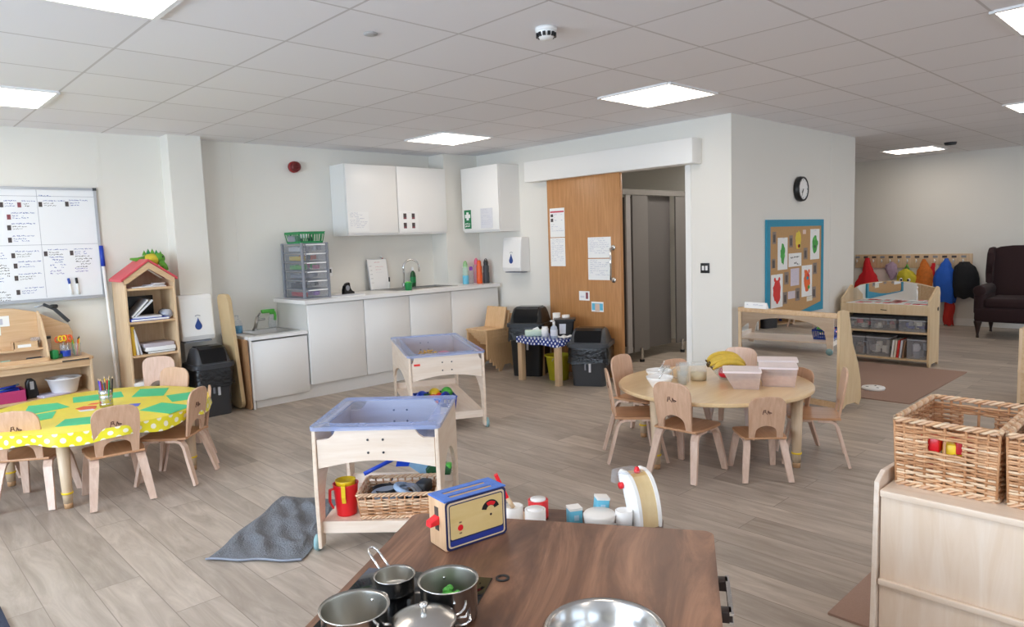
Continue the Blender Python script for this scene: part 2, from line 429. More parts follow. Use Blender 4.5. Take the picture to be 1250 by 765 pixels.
for a, b in wins: k += 1; window(k, a, b, 'y')
for a, b in lw: k += 1; window(k, a, b, 'x')
# skirting
sk = MB(); sk.b2(RX, 2.135, BY - .015, BY, 0, .1, WALLW); struct('baseboard_back', sk)
sk = MB(); sk.b2(DX + .1, 8.28, CY_ - .015, CY_, 0, .1, WALLW); struct('baseboard_clock', sk)
sk = MB(); sk.b2(FX - .015, FX, RY, BY, 0, .1, WALLW); struct('baseboard_far', sk)
# doorway lining and joint strips between wall boards
w = MB(); w.b2(DX - .012, DX + .11, 3.46, 3.515, 0, 2.07, WALLW); struct('trim_1', w)
for n, (x, y) in enumerate([(1.62, BY), (2.75, BY)]): struct('trim_%d' % (n + 2), MB().b2(x, x + .035, y - .003, y, 0.1 if n == 0 else 1.3, CZ, WALL))
struct('trim_4', MB().b2(7.62, 7.65, CY_ - .003, CY_, .1, CZ, WALL))

# ------------------------------------------------------------------ camera
cam = bpy.data.cameras.new('camera'); co = bpy.data.objects.new('camera', cam); COL.objects.link(co)
YAW, PIT, ROL, F = .7615, .102, .0351, 857.7
cam.sensor_width = 36; cam.sensor_fit = 'HORIZONTAL'; cam.lens = F / 1250 * 36
cam.shift_y = (382 - 382.5) / 1250 ; cam.clip_start = .02
fw = Vector((sin(YAW) * cos(PIT), cos(YAW) * cos(PIT), -sin(PIT))); rt = Vector((cos(YAW), -sin(YAW), 0)); dn = fw.cross(rt)
r2 = rt * cos(ROL) + dn * sin(ROL); d2 = -rt * sin(ROL) + dn * cos(ROL)
R = Matrix((r2, -d2, -fw)).transposed().to_4x4(); R.translation = (0, 0, HC); co.matrix_world = R
SC.camera = co

# ------------------------------------------------------------------ light
LED = emit('led_panel', '#fff2e4', 8.5)
def light(label, x, y, group='square ceiling light panels'):
    t = thing('ceiling_light', label, 'ceiling light', (x, y, CZ), 0, group)
    f = MB(); s = .3
    for a in (-1, 1):
        f.b2(-s, s, a * s - .012, a * s + .012, -.012, 0, ICE); f.b2(a * s - .012, a * s + .012, -s + .012, s - .012, -.012, 0, ICE)
    part('frame', f, t); part('diffuser', MB().b2(-s + .012, s - .012, -s + .012, s - .012, -.008, -.001, LED), t)
light('square light panel in the ceiling at the top left, cut by the upper edge', .785, 3.0)
light('square light panel at the left edge of the ceiling near the whiteboard wall', .785, 5.4)
light('square light panel in front of the white wall cabinets', 4.385, 5.4)
light('square light panel in the ceiling in front of the sliding door', 4.385, 3.0)
light('square light panel in the top right corner of the ceiling', 4.385, .6)
light('square light panel at the right edge above the far play area', 7.6, 1.2)
light('small distant light panel in the ceiling before the coat rail', 10.35, 3.1)
for i, (x, y) in enumerate([(10.35, .4), (.785, .6), (-1.4, 3.0), (-1.4, .6), (.785, -1.6), (4.385, -1.6), (7.6, -1.4)]):  # the first is added, unseen, to brighten the far play area
    light('square ceiling light panel outside the view, unseen', x, y)
def area(name, loc, rot, sx, sy, e, col):
    l = bpy.data.lights.new(name, 'AREA'); l.shape = 'RECTANGLE'; l.size, l.size_y, l.energy, l.color = sx, sy, e, col
    o = bpy.data.objects.new(name, l); COL.objects.link(o); o.location = loc; o.rotation_euler = rot; return o
DAY = (.72, .85, 1.)
for i, (a, b) in enumerate(wins): area('window_daylight', ((a + b) / 2, RY - .25, 1.5), (radians(80), 0, 0), b - a, 1.4, (40, 30, 30, 60)[i], DAY)
for a, b in lw: area('window_daylight', (RX - .25, (a + b) / 2, 1.5), (radians(80), 0, radians(-90)), b - a, 1.4, 190, DAY)
area('unseen_toilet_lamp', (7.0, 3.9, CZ - .02), (0, 0, 0), .4, .4, 20, (1, .95, .88))  # unseen area lamp that brightens the room past the doorway
wd = bpy.data.worlds.new('sky'); SC.world = wd; wd.use_nodes = True
bg = wd.node_tree.nodes['Background']; sky = wd.node_tree.nodes.new('ShaderNodeTexSky'); sky.sky_type = 'HOSEK_WILKIE'; sky.turbidity = 5
sky.sun_direction = (-.4, -.5, .7)
wd.node_tree.links.new(sky.outputs['Color'], bg.inputs['Color']); bg.inputs['Strength'].default_value = .5
SC.view_settings.view_transform = 'Standard'; SC.view_settings.look = 'None'; SC.view_settings.exposure = 0.
SC.cycles.use_denoising = True; SC.cycles.max_bounces = 8; SC.cycles.transparent_max_bounces = 16; SC.cycles.diffuse_bounces = 5
SC.cycles.sample_clamp_indirect = 6.; SC.cycles.caustics_reflective = False; SC.cycles.caustics_refractive = False
# ================================================================== kitchen run on the back wall
FY = 5.99                                   # plinth / door plane
WT = .925                                   # worktop height
struct('trim_5', MB().b2(2.58, 5.55, FY + .05, FY + .07, 0, .13, CAB))
def base_unit(label, x0, x1, left_panel=False):
    t = thing('base_cabinet', label, 'cabinet', ((x0 + x1) / 2, FY + .3, .13), 0, 'white base cabinets under the worktop')
    h = (x1 - x0) / 2
    part('carcass', MB().b2(-h, h, -.275, .32 if x1 < 5 else .055, 0, WT - .035 - .13, CABIN), t)
    part('door', MB().b2(-h + .002, h - .002, -.298, -.277, .003, WT - .045 - .13, CAB, .002), t)
base_unit('white base cabinet beside the low sink cabinet, leftmost under the long worktop', 3.10, 3.70)
base_unit('white base cabinet below the leaning mini whiteboard', 3.704, 4.245)
base_unit('white base cabinet under the swan-neck tap, third from the left', 4.249, 4.80)
base_unit('white base cabinet in the corner under the drink bottles', 4.804, 5.50)
t = thing('worktop', 'long white worktop over the row of base cabinets', 'worktop', (4.28, 6.28, WT - .035))
wt = MB()
# slab with a hole for the sink (X 4.18..4.95, Y 6.2..6.5)
for q in ((3.06, 5.5, 5.95, 6.15), (3.06, 5.5, 6.5, 6.6), (3.06, 4.2, 6.15, 6.5), (5.0, 5.5, 6.15, 6.5)):
    wt.b2(q[0] - 4.28, q[1] - 4.28, q[2] - 6.28, min(q[3], 6.6) - 6.28, 0, .035, WHT)
part('slab', wt, t)
s = thing('sink', 'stainless steel sink with drainer set into the long worktop', 'sink', (4.6, 6.325, WT))
b = MB()
for x0, x1, y0, y1 in ((-.42, .42, -.19, -.165), (-.42, .42, .165, .19), (-.42, -.385, -.165, .165), (.38, .42, -.165, .165), (-.03, .0, -.165, .165)):
    b.b2(x0, x1, y0, y1, 0, .006, STEEL)
for x0, x1, d in ((-.385, -.03, -.14), (0, .38, -.012)):
    b.quad([(x0, -.165, 0), (x1, -.165, 0), (x1, -.165, d), (x0, -.165, d)], STEELM).quad([(x0, .165, 0), (x1, .165, 0), (x1, .165, d), (x0, .165, d)], STEELM)
    b.quad([(x0, -.165, 0), (x0, .165, 0), (x0, .165, d), (x0, -.165, d)], STEELM).quad([(x1, -.165, 0), (x1, .165, 0), (x1, .165, d), (x1, -.165, d)], STEELM)
    b.quad([(x0, -.165, d), (x1, -.165, d), (x1, .165, d), (x0, .165, d)], STEELM)
part('basin', b, s)
g = MB()
for i in range(9): g.b2(.03 + i * .038, .04 + i * .038, -.14, .14, -.011, -.004, STEEL)
part('drainer', g, s)
t = thing('swan_neck_tap', 'chrome swan-neck mixer tap curving over the worktop sink', 'tap', (4.55, 6.5, WT + .006))
m = MB(); m.cyl((0, 0, 0), .026, .05, CHROME)
pts = [(0, 0, .04), (0, 0, .22)] + [(.085 - .085 * cos(a), -.03 * (1 - cos(a)), .22 + .085 * sin(a)) for a in [pi * i / 12 for i in range(1, 13)]] + [(.17, -.06, .17)]
m.tube(pts, .011, CHROME, 10); part('spout', m, t)
m = MB(); m.tube([(.02, 0, .05), (.075, -.01, .075)], .007, CHROME); part('lever', m, t)
# things on the worktop
t = thing('dish_soap_bottle', 'green bottle of washing-up liquid with white cap behind the sink', 'bottle', (4.70, 6.535, WT))
part('bottle', MB().lathe([(0, 0), (.032, 0), (.036, .05), (.036, .12), (.028, .16), (.013, .18), (.013, .19)], DGRN, 20, sy=.7), t)
part('label_band', MB().lathe([(.0363, .05), (.0365, .115)], GRN, 20, sy=.71), t)
part('cap', MB().lathe([(.013, .185), (.013, .215), (.006, .225), (0, .225)], WHT, 14), t)
t = thing('scourer_tub', 'small bright green tub at the left of the worktop sink', 'tub', (4.33, 6.14 - .03, WT))
part('tub', MB().lathe([(0, 0), (.034, 0), (.042, .075), (.042, .08), (.036, .08), (.033, .01), (0, .01)], GRN, 18), t)
part('scourer', MB().box((0, 0, .082), (.05, .04, .02), LIME, .4, .005), t)
t = thing('mini_whiteboard', 'small handwritten whiteboard leaning on the splashback by the sink', 'whiteboard', (4.255, 6.53, WT))
X = Matrix.Rotation(radians(-9), 4, 'X')
m = MB(); m.box((0, 0, .17), (.25, .012, .34), ALU, 0, .003, X); part('frame', m, t)
m = MB(); m.box((0, -.007, .17), (.235, .002, .325), WHT, 0, 0, X)
scrib(m, X @ Vector((-.08, -.0085, .30)), X.to_3x3() @ Vector((1, 0, 0)), X.to_3x3() @ Vector((0, 0, 1)), .13, 1, .012, INKR, .35)
for i in range(5): scrib(m, X @ Vector((-.105, -.0085, .26 - i * .045)), (1, 0, 0), X.to_3x3() @ Vector((0, 0, 1)), .03, 1, .012, INKK, .4, 1, i)
for i in range(3): scrib(m, X @ Vector((-.03, -.0085, .25 - i * .03)), (1, 0, 0), X.to_3x3() @ Vector((0, 0, 1)), .10, 1, .009, INKR if i < 2 else INKPALE, .35, .9, i + 4)
part('board', m, t)
solo('red_marker', MB().tube([(0, 0, -.04), (0, 0, .03)], .008, RED).tube([(0, 0, .03), (0, 0, .052)], .009, WHT), 'red marker pen stuck up on the splashback above the mini whiteboard', 'pen', (4.36, 6.603, 1.245), 0).rotation_euler = (0, radians(-35), 0)
m = MB(); m.tube([(0, 0, .02), (0, 0, .12)], .006, WHT).tube([(0, 0, .085), (0, 0, .135)], .008, BLK)
solo('black_marker', m, 'black capped marker pen standing against the mini whiteboard', 'pen', (4.335, 6.47, WT + .0), 0)
t = thing('tape_dispenser', 'black desk tape dispenser on the left of the long worktop', 'tape dispenser', (3.72, 6.30, WT), .3)
pr = [(-.075, 0), (.075, 0), (.075, .022), (.035, .03), (.01, .06), (.015, .11), (.0, .12), (-.03, .112), (-.06, .085), (-.075, .045)]
part('body', MB().prism(pr, -.02, .02, 'xz', BLKG, .006), t); part('tape_roll', MB().prism(arc(-.025, .065, .028, 0, 2 * pi, 18)[:-1], -.022, .022, 'xz', GREYP, .002), t)
m = MB(); m.b2(-.15, .15, -.1, .1, 0, .004, PAPER); m.box((.02, .01, .006), (.28, .19, .003), PAPERG, .1)
solo('paper_sheets', m, 'flat white paper sheets on the worktop beside the clear drawer tower', 'paper', (3.60, 6.13, WT))
# drawer tower
t = thing('drawer_tower', 'grey six-tier clear plastic drawer tower filled with craft bits on the worktop', 'drawer tower', (3.30, 6.36, WT))
fr = MB(); W2, D2, HT = .13, .20, .53
for a in (-1, 1):
    for c in (-1, 1): fr.b2(a * W2 - .012, a * W2 + .012, c * D2 - .014, c * D2 + .014, 0, HT, GREYP, .004)
for z in [i * (HT - .012) / 6 for i in range(7)]:
    fr.b2(-W2, W2, -D2, D2, z, z + .008, GREYP)
part('frame', fr, t)
cols = [(PURP, WHT), (GREYP, BLKM), (BLKM, GREYP), (PINK, LIME), (ORG, BLKM), (WHT, GREYP)]
scol = [RED, BLKM, GREYP, LIME, YEL, WHT]
for i in range(6):
    z = .012 + i * (HT - .012) / 6; d = MB()
    d.b2(-W2 + .014, W2 - .014, -D2 - .022, -D2 - .016, z, z + .070, SMOKE)
    for a in (-1, 1): d.b2(a * (W2 - .016) - .001, a * (W2 - .016) + .001, -D2 - .016, D2 - .02, z, z + .062, SMOKE)
    d.b2(-.1, .1, -D2 - .030, -D2 - .020, z + .062, z + .072, WHT)
    o = part('drawer', d, t); c = MB(); rnd = random.Random(i)
    for k in range(9): c.box((rnd.uniform(-.075, .075), rnd.uniform(-.17, .1), z + .024 + rnd.uniform(0, .014)), (rnd.uniform(.03, .06), rnd.uniform(.03, .07), .040), rnd.choice(cols[i]), rnd.uniform(0, 3), .006)
    c.box((-.09, -.02, z + .025), (.02, .3, .042), scol[i], 0, .004)
    part('contents', c, o)
t = thing('green_basket', 'small green slotted plastic basket on top of the drawer tower', 'basket', (3.30, 6.34, WT + HT - .004))
b = MB()
def slat_basket(mb, w, l, h, m, flare=.015, bars=9):
    mb.b2(-w / 2, w / 2, -l / 2, l / 2, 0, .004, m)
    for z, f, hh in ((0, 0, .02), (h - .022, flare, .022)):
        for a in (-1, 1):
            mb.b2(-w / 2 - f, w / 2 + f, a * (l / 2 + f) - .002, a * (l / 2 + f) + .002, z, z + hh, m)
            mb.b2(a * (w / 2 + f) - .002, a * (w / 2 + f) + .002, -l / 2 - f, l / 2 + f, z, z + hh, m)
    for a in (-1, 1):
        for i in range(bars + 1):
            x = -w / 2 + w * i / bars; y = -l / 2 + l * i / bars
            mb.strip([(x, a * l / 2, .01), (x * (1 + 2 * flare / w), a * (l / 2 + flare), h - .01)], .008, .003, (1, 0, 0), m)
            mb.strip([(a * w / 2, y, .01), (a * (w / 2 + flare), y * (1 + 2 * flare / l), h - .01)], .008, .003, (0, 1, 0), m)
    mb.b2(-w / 2 - flare - .006, w / 2 + flare + .006, -l / 2 - flare - .006, -l / 2 - flare + .004, h - .006, h, m)
    return mb
part('tub', slat_basket(MB(), .23, .27, .11, GRN), t)
solo('white_tape_roll', MB().lathe([(.02, 0), (.042, 0), (.042, .05), (.02, .05), (.02, 0)], WHT, 20), 'white roll standing in the green basket', 'tape', (3.27, 6.28, WT + HT + .035 + .01))
m = MB(); m.box((0, 0, .05), (.05, .012, .10), BLKM, 0, .004, Matrix.Rotation(radians(-28), 4, 'Y')).box((0, 0, .105), (.03, .014, .012), WHT, 0, 0, Matrix.Rotation(radians(-28), 4, 'Y'))
solo('black_stapler', m, 'black and silver stapler sticking up out of the green basket', 'stapler', (3.37, 6.34, WT + HT + .01))
m = MB(); m.box((0, 0, .04), (.09, .12, .06), GREYP, .3, .012); solo('grey_box', m, 'little grey box at the left end of the green basket', 'box', (3.21, 6.36, WT + HT + .002))
# drink bottles
def bottle(label, x, y, r, h, body, cap, loop=None, low=None):
    t = thing('drink_bottle', label, 'bottle', (x, y, WT), 0)
    part('body', MB().lathe([(0, 0), (r * .9, 0), (r, .01), (r, h * .45), (r * .88, h * .5), (r * .95, h * .58), (r * .95, h * .74), (r * .6, h * .8)], body, 20), t)
    if low: part('filling', MB().lathe([(r * .97, .004), (r * 1.01, .012), (r * 1.01, h * .4), (r * .98, h * .42)], low, 20), t)
    part('cap', MB().lathe([(r * .72, h * .78), (r * .74, h * .92), (r * .5, h), (0, h)], cap, 18), t)
    if loop: part('carry_loop', MB().tube([(r * .6 * cos(a), 0, h * .93 + r * .9 * sin(a)) for a in [pi * i / 8 for i in range(9)]], .005, loop, 6), t)
bottle('clear drink bottle with pale green lid and blue base, leftmost in the corner', 5.23, 6.24, .036, .25, clear('bottle_green', '#d8efe0', .5, .2), clear('cap_green', '#a8d8a0', .8, .3), LIME, AQUA)
bottle('small clear drink bottle with purple lid', 5.33, 6.26, .029, .20, CLR, PURP)
bottle('pink-topped drink bottle hidden behind the orange one', 5.45, 6.30, .034, .28, clear('bottle_pink', '#f4b9cc', .7, .2), PINK, PINK)
bottle('solid orange drink bottle on the worktop corner', 5.38, 6.17, .034, .27, ORG, ORG)
bottle('dark grey drink bottle, rightmost on the worktop', 5.45, 6.13, .037, .27, BLKM, BLK, BLK)
# socket
t = thing('wall_socket', 'small double socket with black insert on the wall beside the drawer tower', 'socket', (3.69, BY, 1.15))
part('plate', MB().b2(-.043, .043, -.009, 0, -.043, .043, WHT, .002), t); part('insert', MB().b2(-.028, .028, -.012, -.009, -.01, .03, BLK), t)
# wall cabinets
def wall_unit(label, x0, x1):
    t = thing('wall_cabinet', label, 'cabinet', ((x0 + x1) / 2, 6.47, 1.515), 0)
    h = (x1 - x0) / 2
    part('carcass', MB().b2(-h, h, -.13, .145, 0, .725, CAB), t)
    part('door', MB().b2(-h + .003, h - .002, -.152, -.132, .02, .722, CAB, .002), t)
    return t
wall_unit('white wall cabinet with a pale notice, left of the pair above the worktop', 3.77, 4.388)
wall_unit('white wall cabinet with four small photo prints, right of the pair', 4.392, 5.055)
def sheet(name, label, cat, c, w, h, face, marks=None, m=PAPER, lean=0, group=None):
    """a sheet fixed flat on a vertical surface; face: 'y' looks to -Y, 'x' looks to -X"""
    rz = 0 if face == 'y' else radians(-90)
    t = MB(); t.b2(-w / 2, w / 2, -.002, 0, -h / 2, h / 2, m)
    if marks: marks(t)
    return solo(name, t, label, cat, c, rz, group)
def mk_text(w, h, lines, m=INKPALE, seed=0, top=.85):
    return lambda t: scrib(t, (-w * .42, -.0026, h / 2 * top), (1, 0, 0), (0, 0, 1), w * .84, lines, h * top * .95 / max(lines, 1), m, .35, .8, seed)
sheet('notice_sheet', 'pale printed notice on the left wall cabinet door', 'notice', (3.90, 6.318, 1.655), .24, .2, 'y', mk_text(.24, .2, 9, INKPALE, 3))
def four(t):
    for a in (-1, 1):
        for c in (-1, 1):
            t.b2(a * .055 - .02, a * .055 + .02, -.0026, -.002, c * .05 - .03, c * .05 + .03, PHOTOK); t.b2(a * .055 - .018, a * .055 + .018, -.003, -.0026, c * .05 - .028, c * .05 - .012, PHOTOR)
    scrib(t, (-.03, -.0026, .085), (1, 0, 0), (0, 0, 1), .06, 1, .01, INKPALE)
sheet('photo_notice', 'white notice with four small portrait prints on the right wall cabinet door', 'notice', (4.53, 6.318, 1.66), .24, .21, 'y', four)
# first aid cabinet on the doorway wall
t = thing('first_aid_cabinet', 'white first-aid wall cabinet in the corner above the bottles', 'cabinet', (5.4, 5.95, 1.515))
part('carcass', MB().b2(-.14, .16, -.305, .315, 0, .725, CAB), t); part('door', MB().b2(-.162, -.142, -.302, .312, .02, .722, CAB, .002), t)
def aid(t):
    t.b2(-.06, .06, -.003, -.002, -.105, .105, mat('first_aid_green', '#157a4a', .4)); t.b2(-.045, .045, -.0036, -.003, .015, .055, PAPER); t.b2(-.02, .02, -.0040, -.003, -.01, .08, PAPER)
    scrib(t, (-.045, -.0036, -.055), (1, 0, 0), (0, 0, 1), .09, 2, .03, PAPER, .5, .95, 2, (.5, .9))
sheet('first_aid_sign', 'green first-aid sign with white cross on the corner cabinet', 'sign', (5.236, 6.165, 1.665), .125, .215, 'x', aid)
sheet('cabinet_notice', 'pale printed sheet on the first-aid cabinet door', 'notice', (5.236, 5.845, 1.665), .2, .22, 'x', mk_text(.2, .22, 10, INKPALE, 8), PAPERG)
# ---- low sink cabinet
t = thing('low_sink_cabinet', 'low white child-height sink cabinet left of the tall worktop', 'cabinet', (2.85, 6.3, 0))
c = MB(); c.b2(-.30, .235, -.27, .31, .07, .60, CABIN); c.b2(-.30, .235, -.24, .31, 0, .07, CABIN); c.b2(-.313, -.295, -.30, .31, 0, .615, CAB)
part('carcass', c, t); part('door', MB().b2(-.293, .237, -.293, -.272, .075, .60, CAB, .002), t)
m = MB()
for q in ((-.315, .24, -.305, -.20), (-.315, .24, .2, .315), (-.315, -.2, -.2, .2), (.19, .24, -.2, .2)): m.b2(q[0], q[1], q[2], q[3], .615, .645, WHT)
part('worktop', m, t)
s = thing('low_sink', 'small stainless sink sunk into the low cabinet top', 'sink', (2.85, 6.3, .645))
b = MB()
for x0, x1, y0, y1 in ((-.22, .21, -.215, -.185), (-.22, .21, .185, .215), (-.22, -.185, -.185, .185), (.175, .21, -.185, .185)): b.b2(x0, x1, y0, y1, 0, .004, STEELM)
for p in ([(-.185, -.185), (.175, -.185)], [(.175, -.185), (.175, .185)], [(.175, .185), (-.185, .185)], [(-.185, .185), (-.185, -.185)]):
    (a, bb), (c_, d) = p; b.quad([(a, bb, 0), (c_, d, 0), (c_ * .9, d * .9, -.12), (a * .9, bb * .9, -.12)], STEELM)
b.quad([(-.167, -.167, -.12), (.158, -.167, -.12), (.158, .167, -.12), (-.167, .167, -.12)], STEELM)
part('basin', b, s)
t = thing('low_tap', 'short slanting chrome tap on the low sink', 'tap', (2.80, 6.475, .645))
m = MB(); m.cyl((0, 0, 0), .022, .02, STEELM); m.tube([(0, 0, .01), (.03, -.01, .13)], .017, STEELM, 12); part('body', m, t)
part('spout', MB().tube([(.02, -.008, .10), (.085, -.05, .105)], .010, STEELM), t)
part('lever', MB().tube([(.03, -.01, .13), (.045, -.02, .155), (.03, -.06, .165)], .008, STEEL), t)
t = thing('hand_soap_bottle', 'clear pump bottle of bright blue soap on the low sink corner', 'bottle', (2.615, 6.40, .645))
part('liquid', MB().lathe([(0, .002), (.033, .002), (.033, .07), (0, .07)], mat('blue_soap', '#1598c8', .15), 18), t)
part('bottle', MB().lathe([(0, 0), (.036, 0), (.036, .085), (.03, .11), (.012, .125), (.012, .135)], CLR, 18), t)
part('pump', MB().tube([(0, 0, .13), (0, 0, .165), (-.03, -.01, .165)], .006, CLR), t)
t = thing('spray_bottle', 'clear spray bottle with a lime green trigger head beside the low sink', 'spray bottle', (3.00, 6.53, .645), radians(180))
part('bottle', MB().lathe([(0, 0), (.035, 0), (.037, .05), (.03, .1), (.014, .14), (.014, .15)], CLR, 18), t)
m = MB(); m.b2(-.03, .10, -.014, .014, .15, .185, LIME, .006); m.cyl((0, 0, .135), .018, .02, LIME); part('trigger_head', m, t)
part('trigger', MB().strip([(-.025, 0, .16), (-.035, 0, .12), (-.03, 0, .075)], .02, .02, (0, 1, 0), LIME), t)
# ---- wall things
def dispenser(label, loc, rz, w, d, h):
    t = thing('paper_towel_dispenser', label, 'dispenser', loc, rz)
    pr = [(0, 0), (-d * .9, .01), (-d, .05), (-d * .85, h - .03), (-d * .75, h), (0, h)]
    part('cover', MB().prism(pr, -w / 2, w / 2, 'yz', WHT, .012), t)
    part('outlet', MB().b2(-w * .4, w * .4, -d * .86, -.02, -.008, .004, GREYP), t)
    dr = MB(); zc = h * .36; y = -d * .965
    pts = [(.029 * sin(a), zc + .032 * cos(a) - .012) for a in [2 * pi * i / 18 for i in range(18)]]
    pts = [(x, z if z < zc else zc + (z - zc) * 3.0) for x, z in [(p[0] * (1 if p[1] < zc else max(0, 1 - (p[1] - zc) / .020)), p[1]) for p in pts]]
    dr.prism(pts, y - .004, y + .02, 'xz', mat('logo_blue', '#23478f', .4)); part('drop_logo', dr, t)
    mk = MB(); mk.tube([(-.022, y + .004, zc + .076), (0, y + .006, zc + .084), (.022, y + .004, zc + .076)], .003, GREYP, 5); part('brand_mark', mk, t)
dispenser('large white paper towel dispenser with blue drop on the pilaster', (2.21, 6.42, .635), 0, .28, .17, .40)
dispenser('white paper towel dispenser with blue drop by the first-aid cabinet', (DX, 5.655, 1.06), radians(-90), .29, .16, .385)
t = thing('alarm_sounder', 'round red fire alarm sounder high on the back wall', 'alarm', (3.37, BY, 2.21))
X = Matrix.Rotation(radians(90), 4, 'X')
REDD = mat('alarm_red', '#a01f22', .4)
part('base', MB().lathe([(0, 0), (.055, 0), (.055, .035), (0, .035)], REDD, 24, X=X), t); part('horn', MB().lathe([(.048, .035), (.048, .075), (.03, .085), (.02, .07), (0, .07)], mat('alarm_dark', '#6d1517', .4), 24, X=X), t)
# ---- leaning boards
t = solo('leaning_table_top', MB().prism(rrect(-.12, .12, 0, 1.02, .07), -.016, .016, 'yz', mat('tabletop_buff', '#cdb287', .4)), 'buff rounded tabletop panel leaning upright beside the low sink cabinet', 'board', (2.478, 6.18, .012), 0)
t.rotation_euler = (0, radians(-3.6), 0)
t = solo('leaning_brown_board', MB().prism(rrect(-.26, .26, 0, .62, .02), -.008, .008, 'yz', wood('brown_ply', '#9a7450', '#b58a62', 'z')), 'thin brown board leaning against the side of the low sink cabinet', 'board', (2.522, 6.26, .004), 0)
t.rotation_euler = (0, radians(-1.0), 0)
# ---- bins
def swing_bin(name, label, loc, rz, w, d, h, lidh, body=BLKM, bag=True, clip=True):
    t = thing(name, label, 'bin', loc, rz)
    b = MB(); a0, a1 = .86, 1.
    lo, hi = rrect(-w / 2 * a0, w / 2 * a0, -d / 2 * a0, d / 2 * a0, .04), rrect(-w / 2, w / 2, -d / 2, d / 2, .05)
    n = len(lo); vs = [(x, y, 0) for x, y in lo] + [(x, y, h) for x, y in hi]
    b.raw(vs, [(i, (i + 1) % n, n + (i + 1) % n, n + i) for i in range(n)] + [tuple(range(n))[::-1], tuple(range(n, 2 * n))], body, False)
    part('body', b, t)
    if bag:
        g = MB(); rnd = random.Random(len(label)); rows = []
        for q, (z, o) in enumerate(((h, .006), (h - .05, .014), (h - .10, .012), (h - .15, .02))):
            rows += [(x * (1 + o * 2 / w) + rnd.uniform(-.006, .006), y * (1 + o * 2 / d) + rnd.uniform(-.006, .006), z + (rnd.uniform(-.02, .02) if q == 3 else 0)) for x, y in hi]
        g.raw(rows, [(r * n + i, r * n + (i + 1) % n, (r + 1) * n + (i + 1) % n, (r + 1) * n + i) for r in range(3) for i in range(n)], BAG, True); part('bin_liner', g, t)
    l = MB(); l.prism(rrect(-w / 2 - .025, w / 2 + .025, -d / 2 - .025, d / 2 + .025, .06), h - .005, h + .035, 'xy', body, .008)
    rings = []
    for k, (fw_, fd, z) in enumerate(((1.0, 1.0, h + .034), (.97, .95, h + .05), (.92, .80, h + lidh * .62), (.86, .60, h + lidh * .92), (.80, .48, h + lidh))):
        rings.append([(x, y, z) for x, y in rrect(-w / 2 * fw_, w / 2 * fw_, -d / 2 * fd, d / 2 * fd, .045)])
    n = len(rings[0]); l.raw([p for r in rings for p in r], [(k * n + i, k * n + (i + 1) % n, (k + 1) * n + (i + 1) % n, (k + 1) * n + i) for k in range(4) for i in range(n)] + [tuple(range(4 * n, 5 * n))], body, True)
    part('lid', l, t)
    f = [(-d / 2 * .99, h + .045), (-d / 2 * .84, h + lidh * .60), (-d / 2 * .64, h + lidh * .93), (-d * .19, h + lidh + .008), (d * .19, h + lidh + .008), (d * .19, h + lidh - .02), (-d / 2 * .55, h + lidh * .7), (-d / 2 * .7, h + .045)]
    part('swing_flap', MB().prism(f, -w / 2 * .72, w / 2 * .72, 'yz', BLKG, .008), t)
    if clip: part('clip', MB().b2(-.03, -.015, -d / 2 - .004, -d / 2 + .01, h - .22, h - .13, GREYP).b2(.01, .03, -d / 2 * .97 - .006, -d / 2 + .01, h - .24, h - .15, PAPERG), t)
swing_bin('swing_bin', 'black swing-lid bin below the left paper towel dispenser', (2.24, 6.18, 0), 0, .30, .30, .42, .17, BLKM, True)
swing_bin('swing_bin', 'big black swing-lid bin behind the blue-clothed table', (5.22, 5.20, 0), radians(-62), .36, .40, .52, .19, BLK, True)
swing_bin('swing_bin', 'dark grey swing-lid bin with baggy liner in front of the sliding door', (5.20, 4.36, 0), radians(-62), .36, .36, .38, .16, BLKM, True)
# ---- stacked chairs
def stack_chair():
    t = thing('stacking_chair', 'x', 'chair', (0, 0, 0), 0, 'stacked wooden nursery chairs')
    for s_ in (-1, 1):   # side panels with inverted-V cut
        pr = [(-.14, .0), (-.105, .0), (-.06, .07), (.06, .07), (.105, 0), (.14, 0), (.14, .30), (-.14, .30)]
        part('side_panel', MB().prism(pr, s_ * .155 - .009, s_ * .155 + .009, 'xz', STK, .002), t)
    part('seat', MB().b2(-.15, .15, -.165, .165, .30, .318, STK, .004), t)
    part('backrest', MB().prism([(.115, .318), (.150, .318), (.185, .54), (.168, .54)], -.155, .155, 'xz', STK, .003), t)
    part('front_rail', MB().b2(-.135, -.118, -.146, .146, .276, .298, STK), t); part('back_rail', MB().b2(.118, .135, -.146, .146, .05, .12, STK), t)
    return t
names = ['bottom wooden chair of the stack by the base cabinets', 'wooden stack chair second from the bottom', 'wooden stack chair in the middle of the stack', 'wooden stack chair second from the top', 'topmost wooden chair on the stack, its seat fully showing']
c0 = stack_chair(); c0.location = (5.22, 5.72, 0); c0['label'] = names[0]
for i in range(1, 5): dup(c0, names[i], (5.22 - i * .042, 5.72, i * .0375))
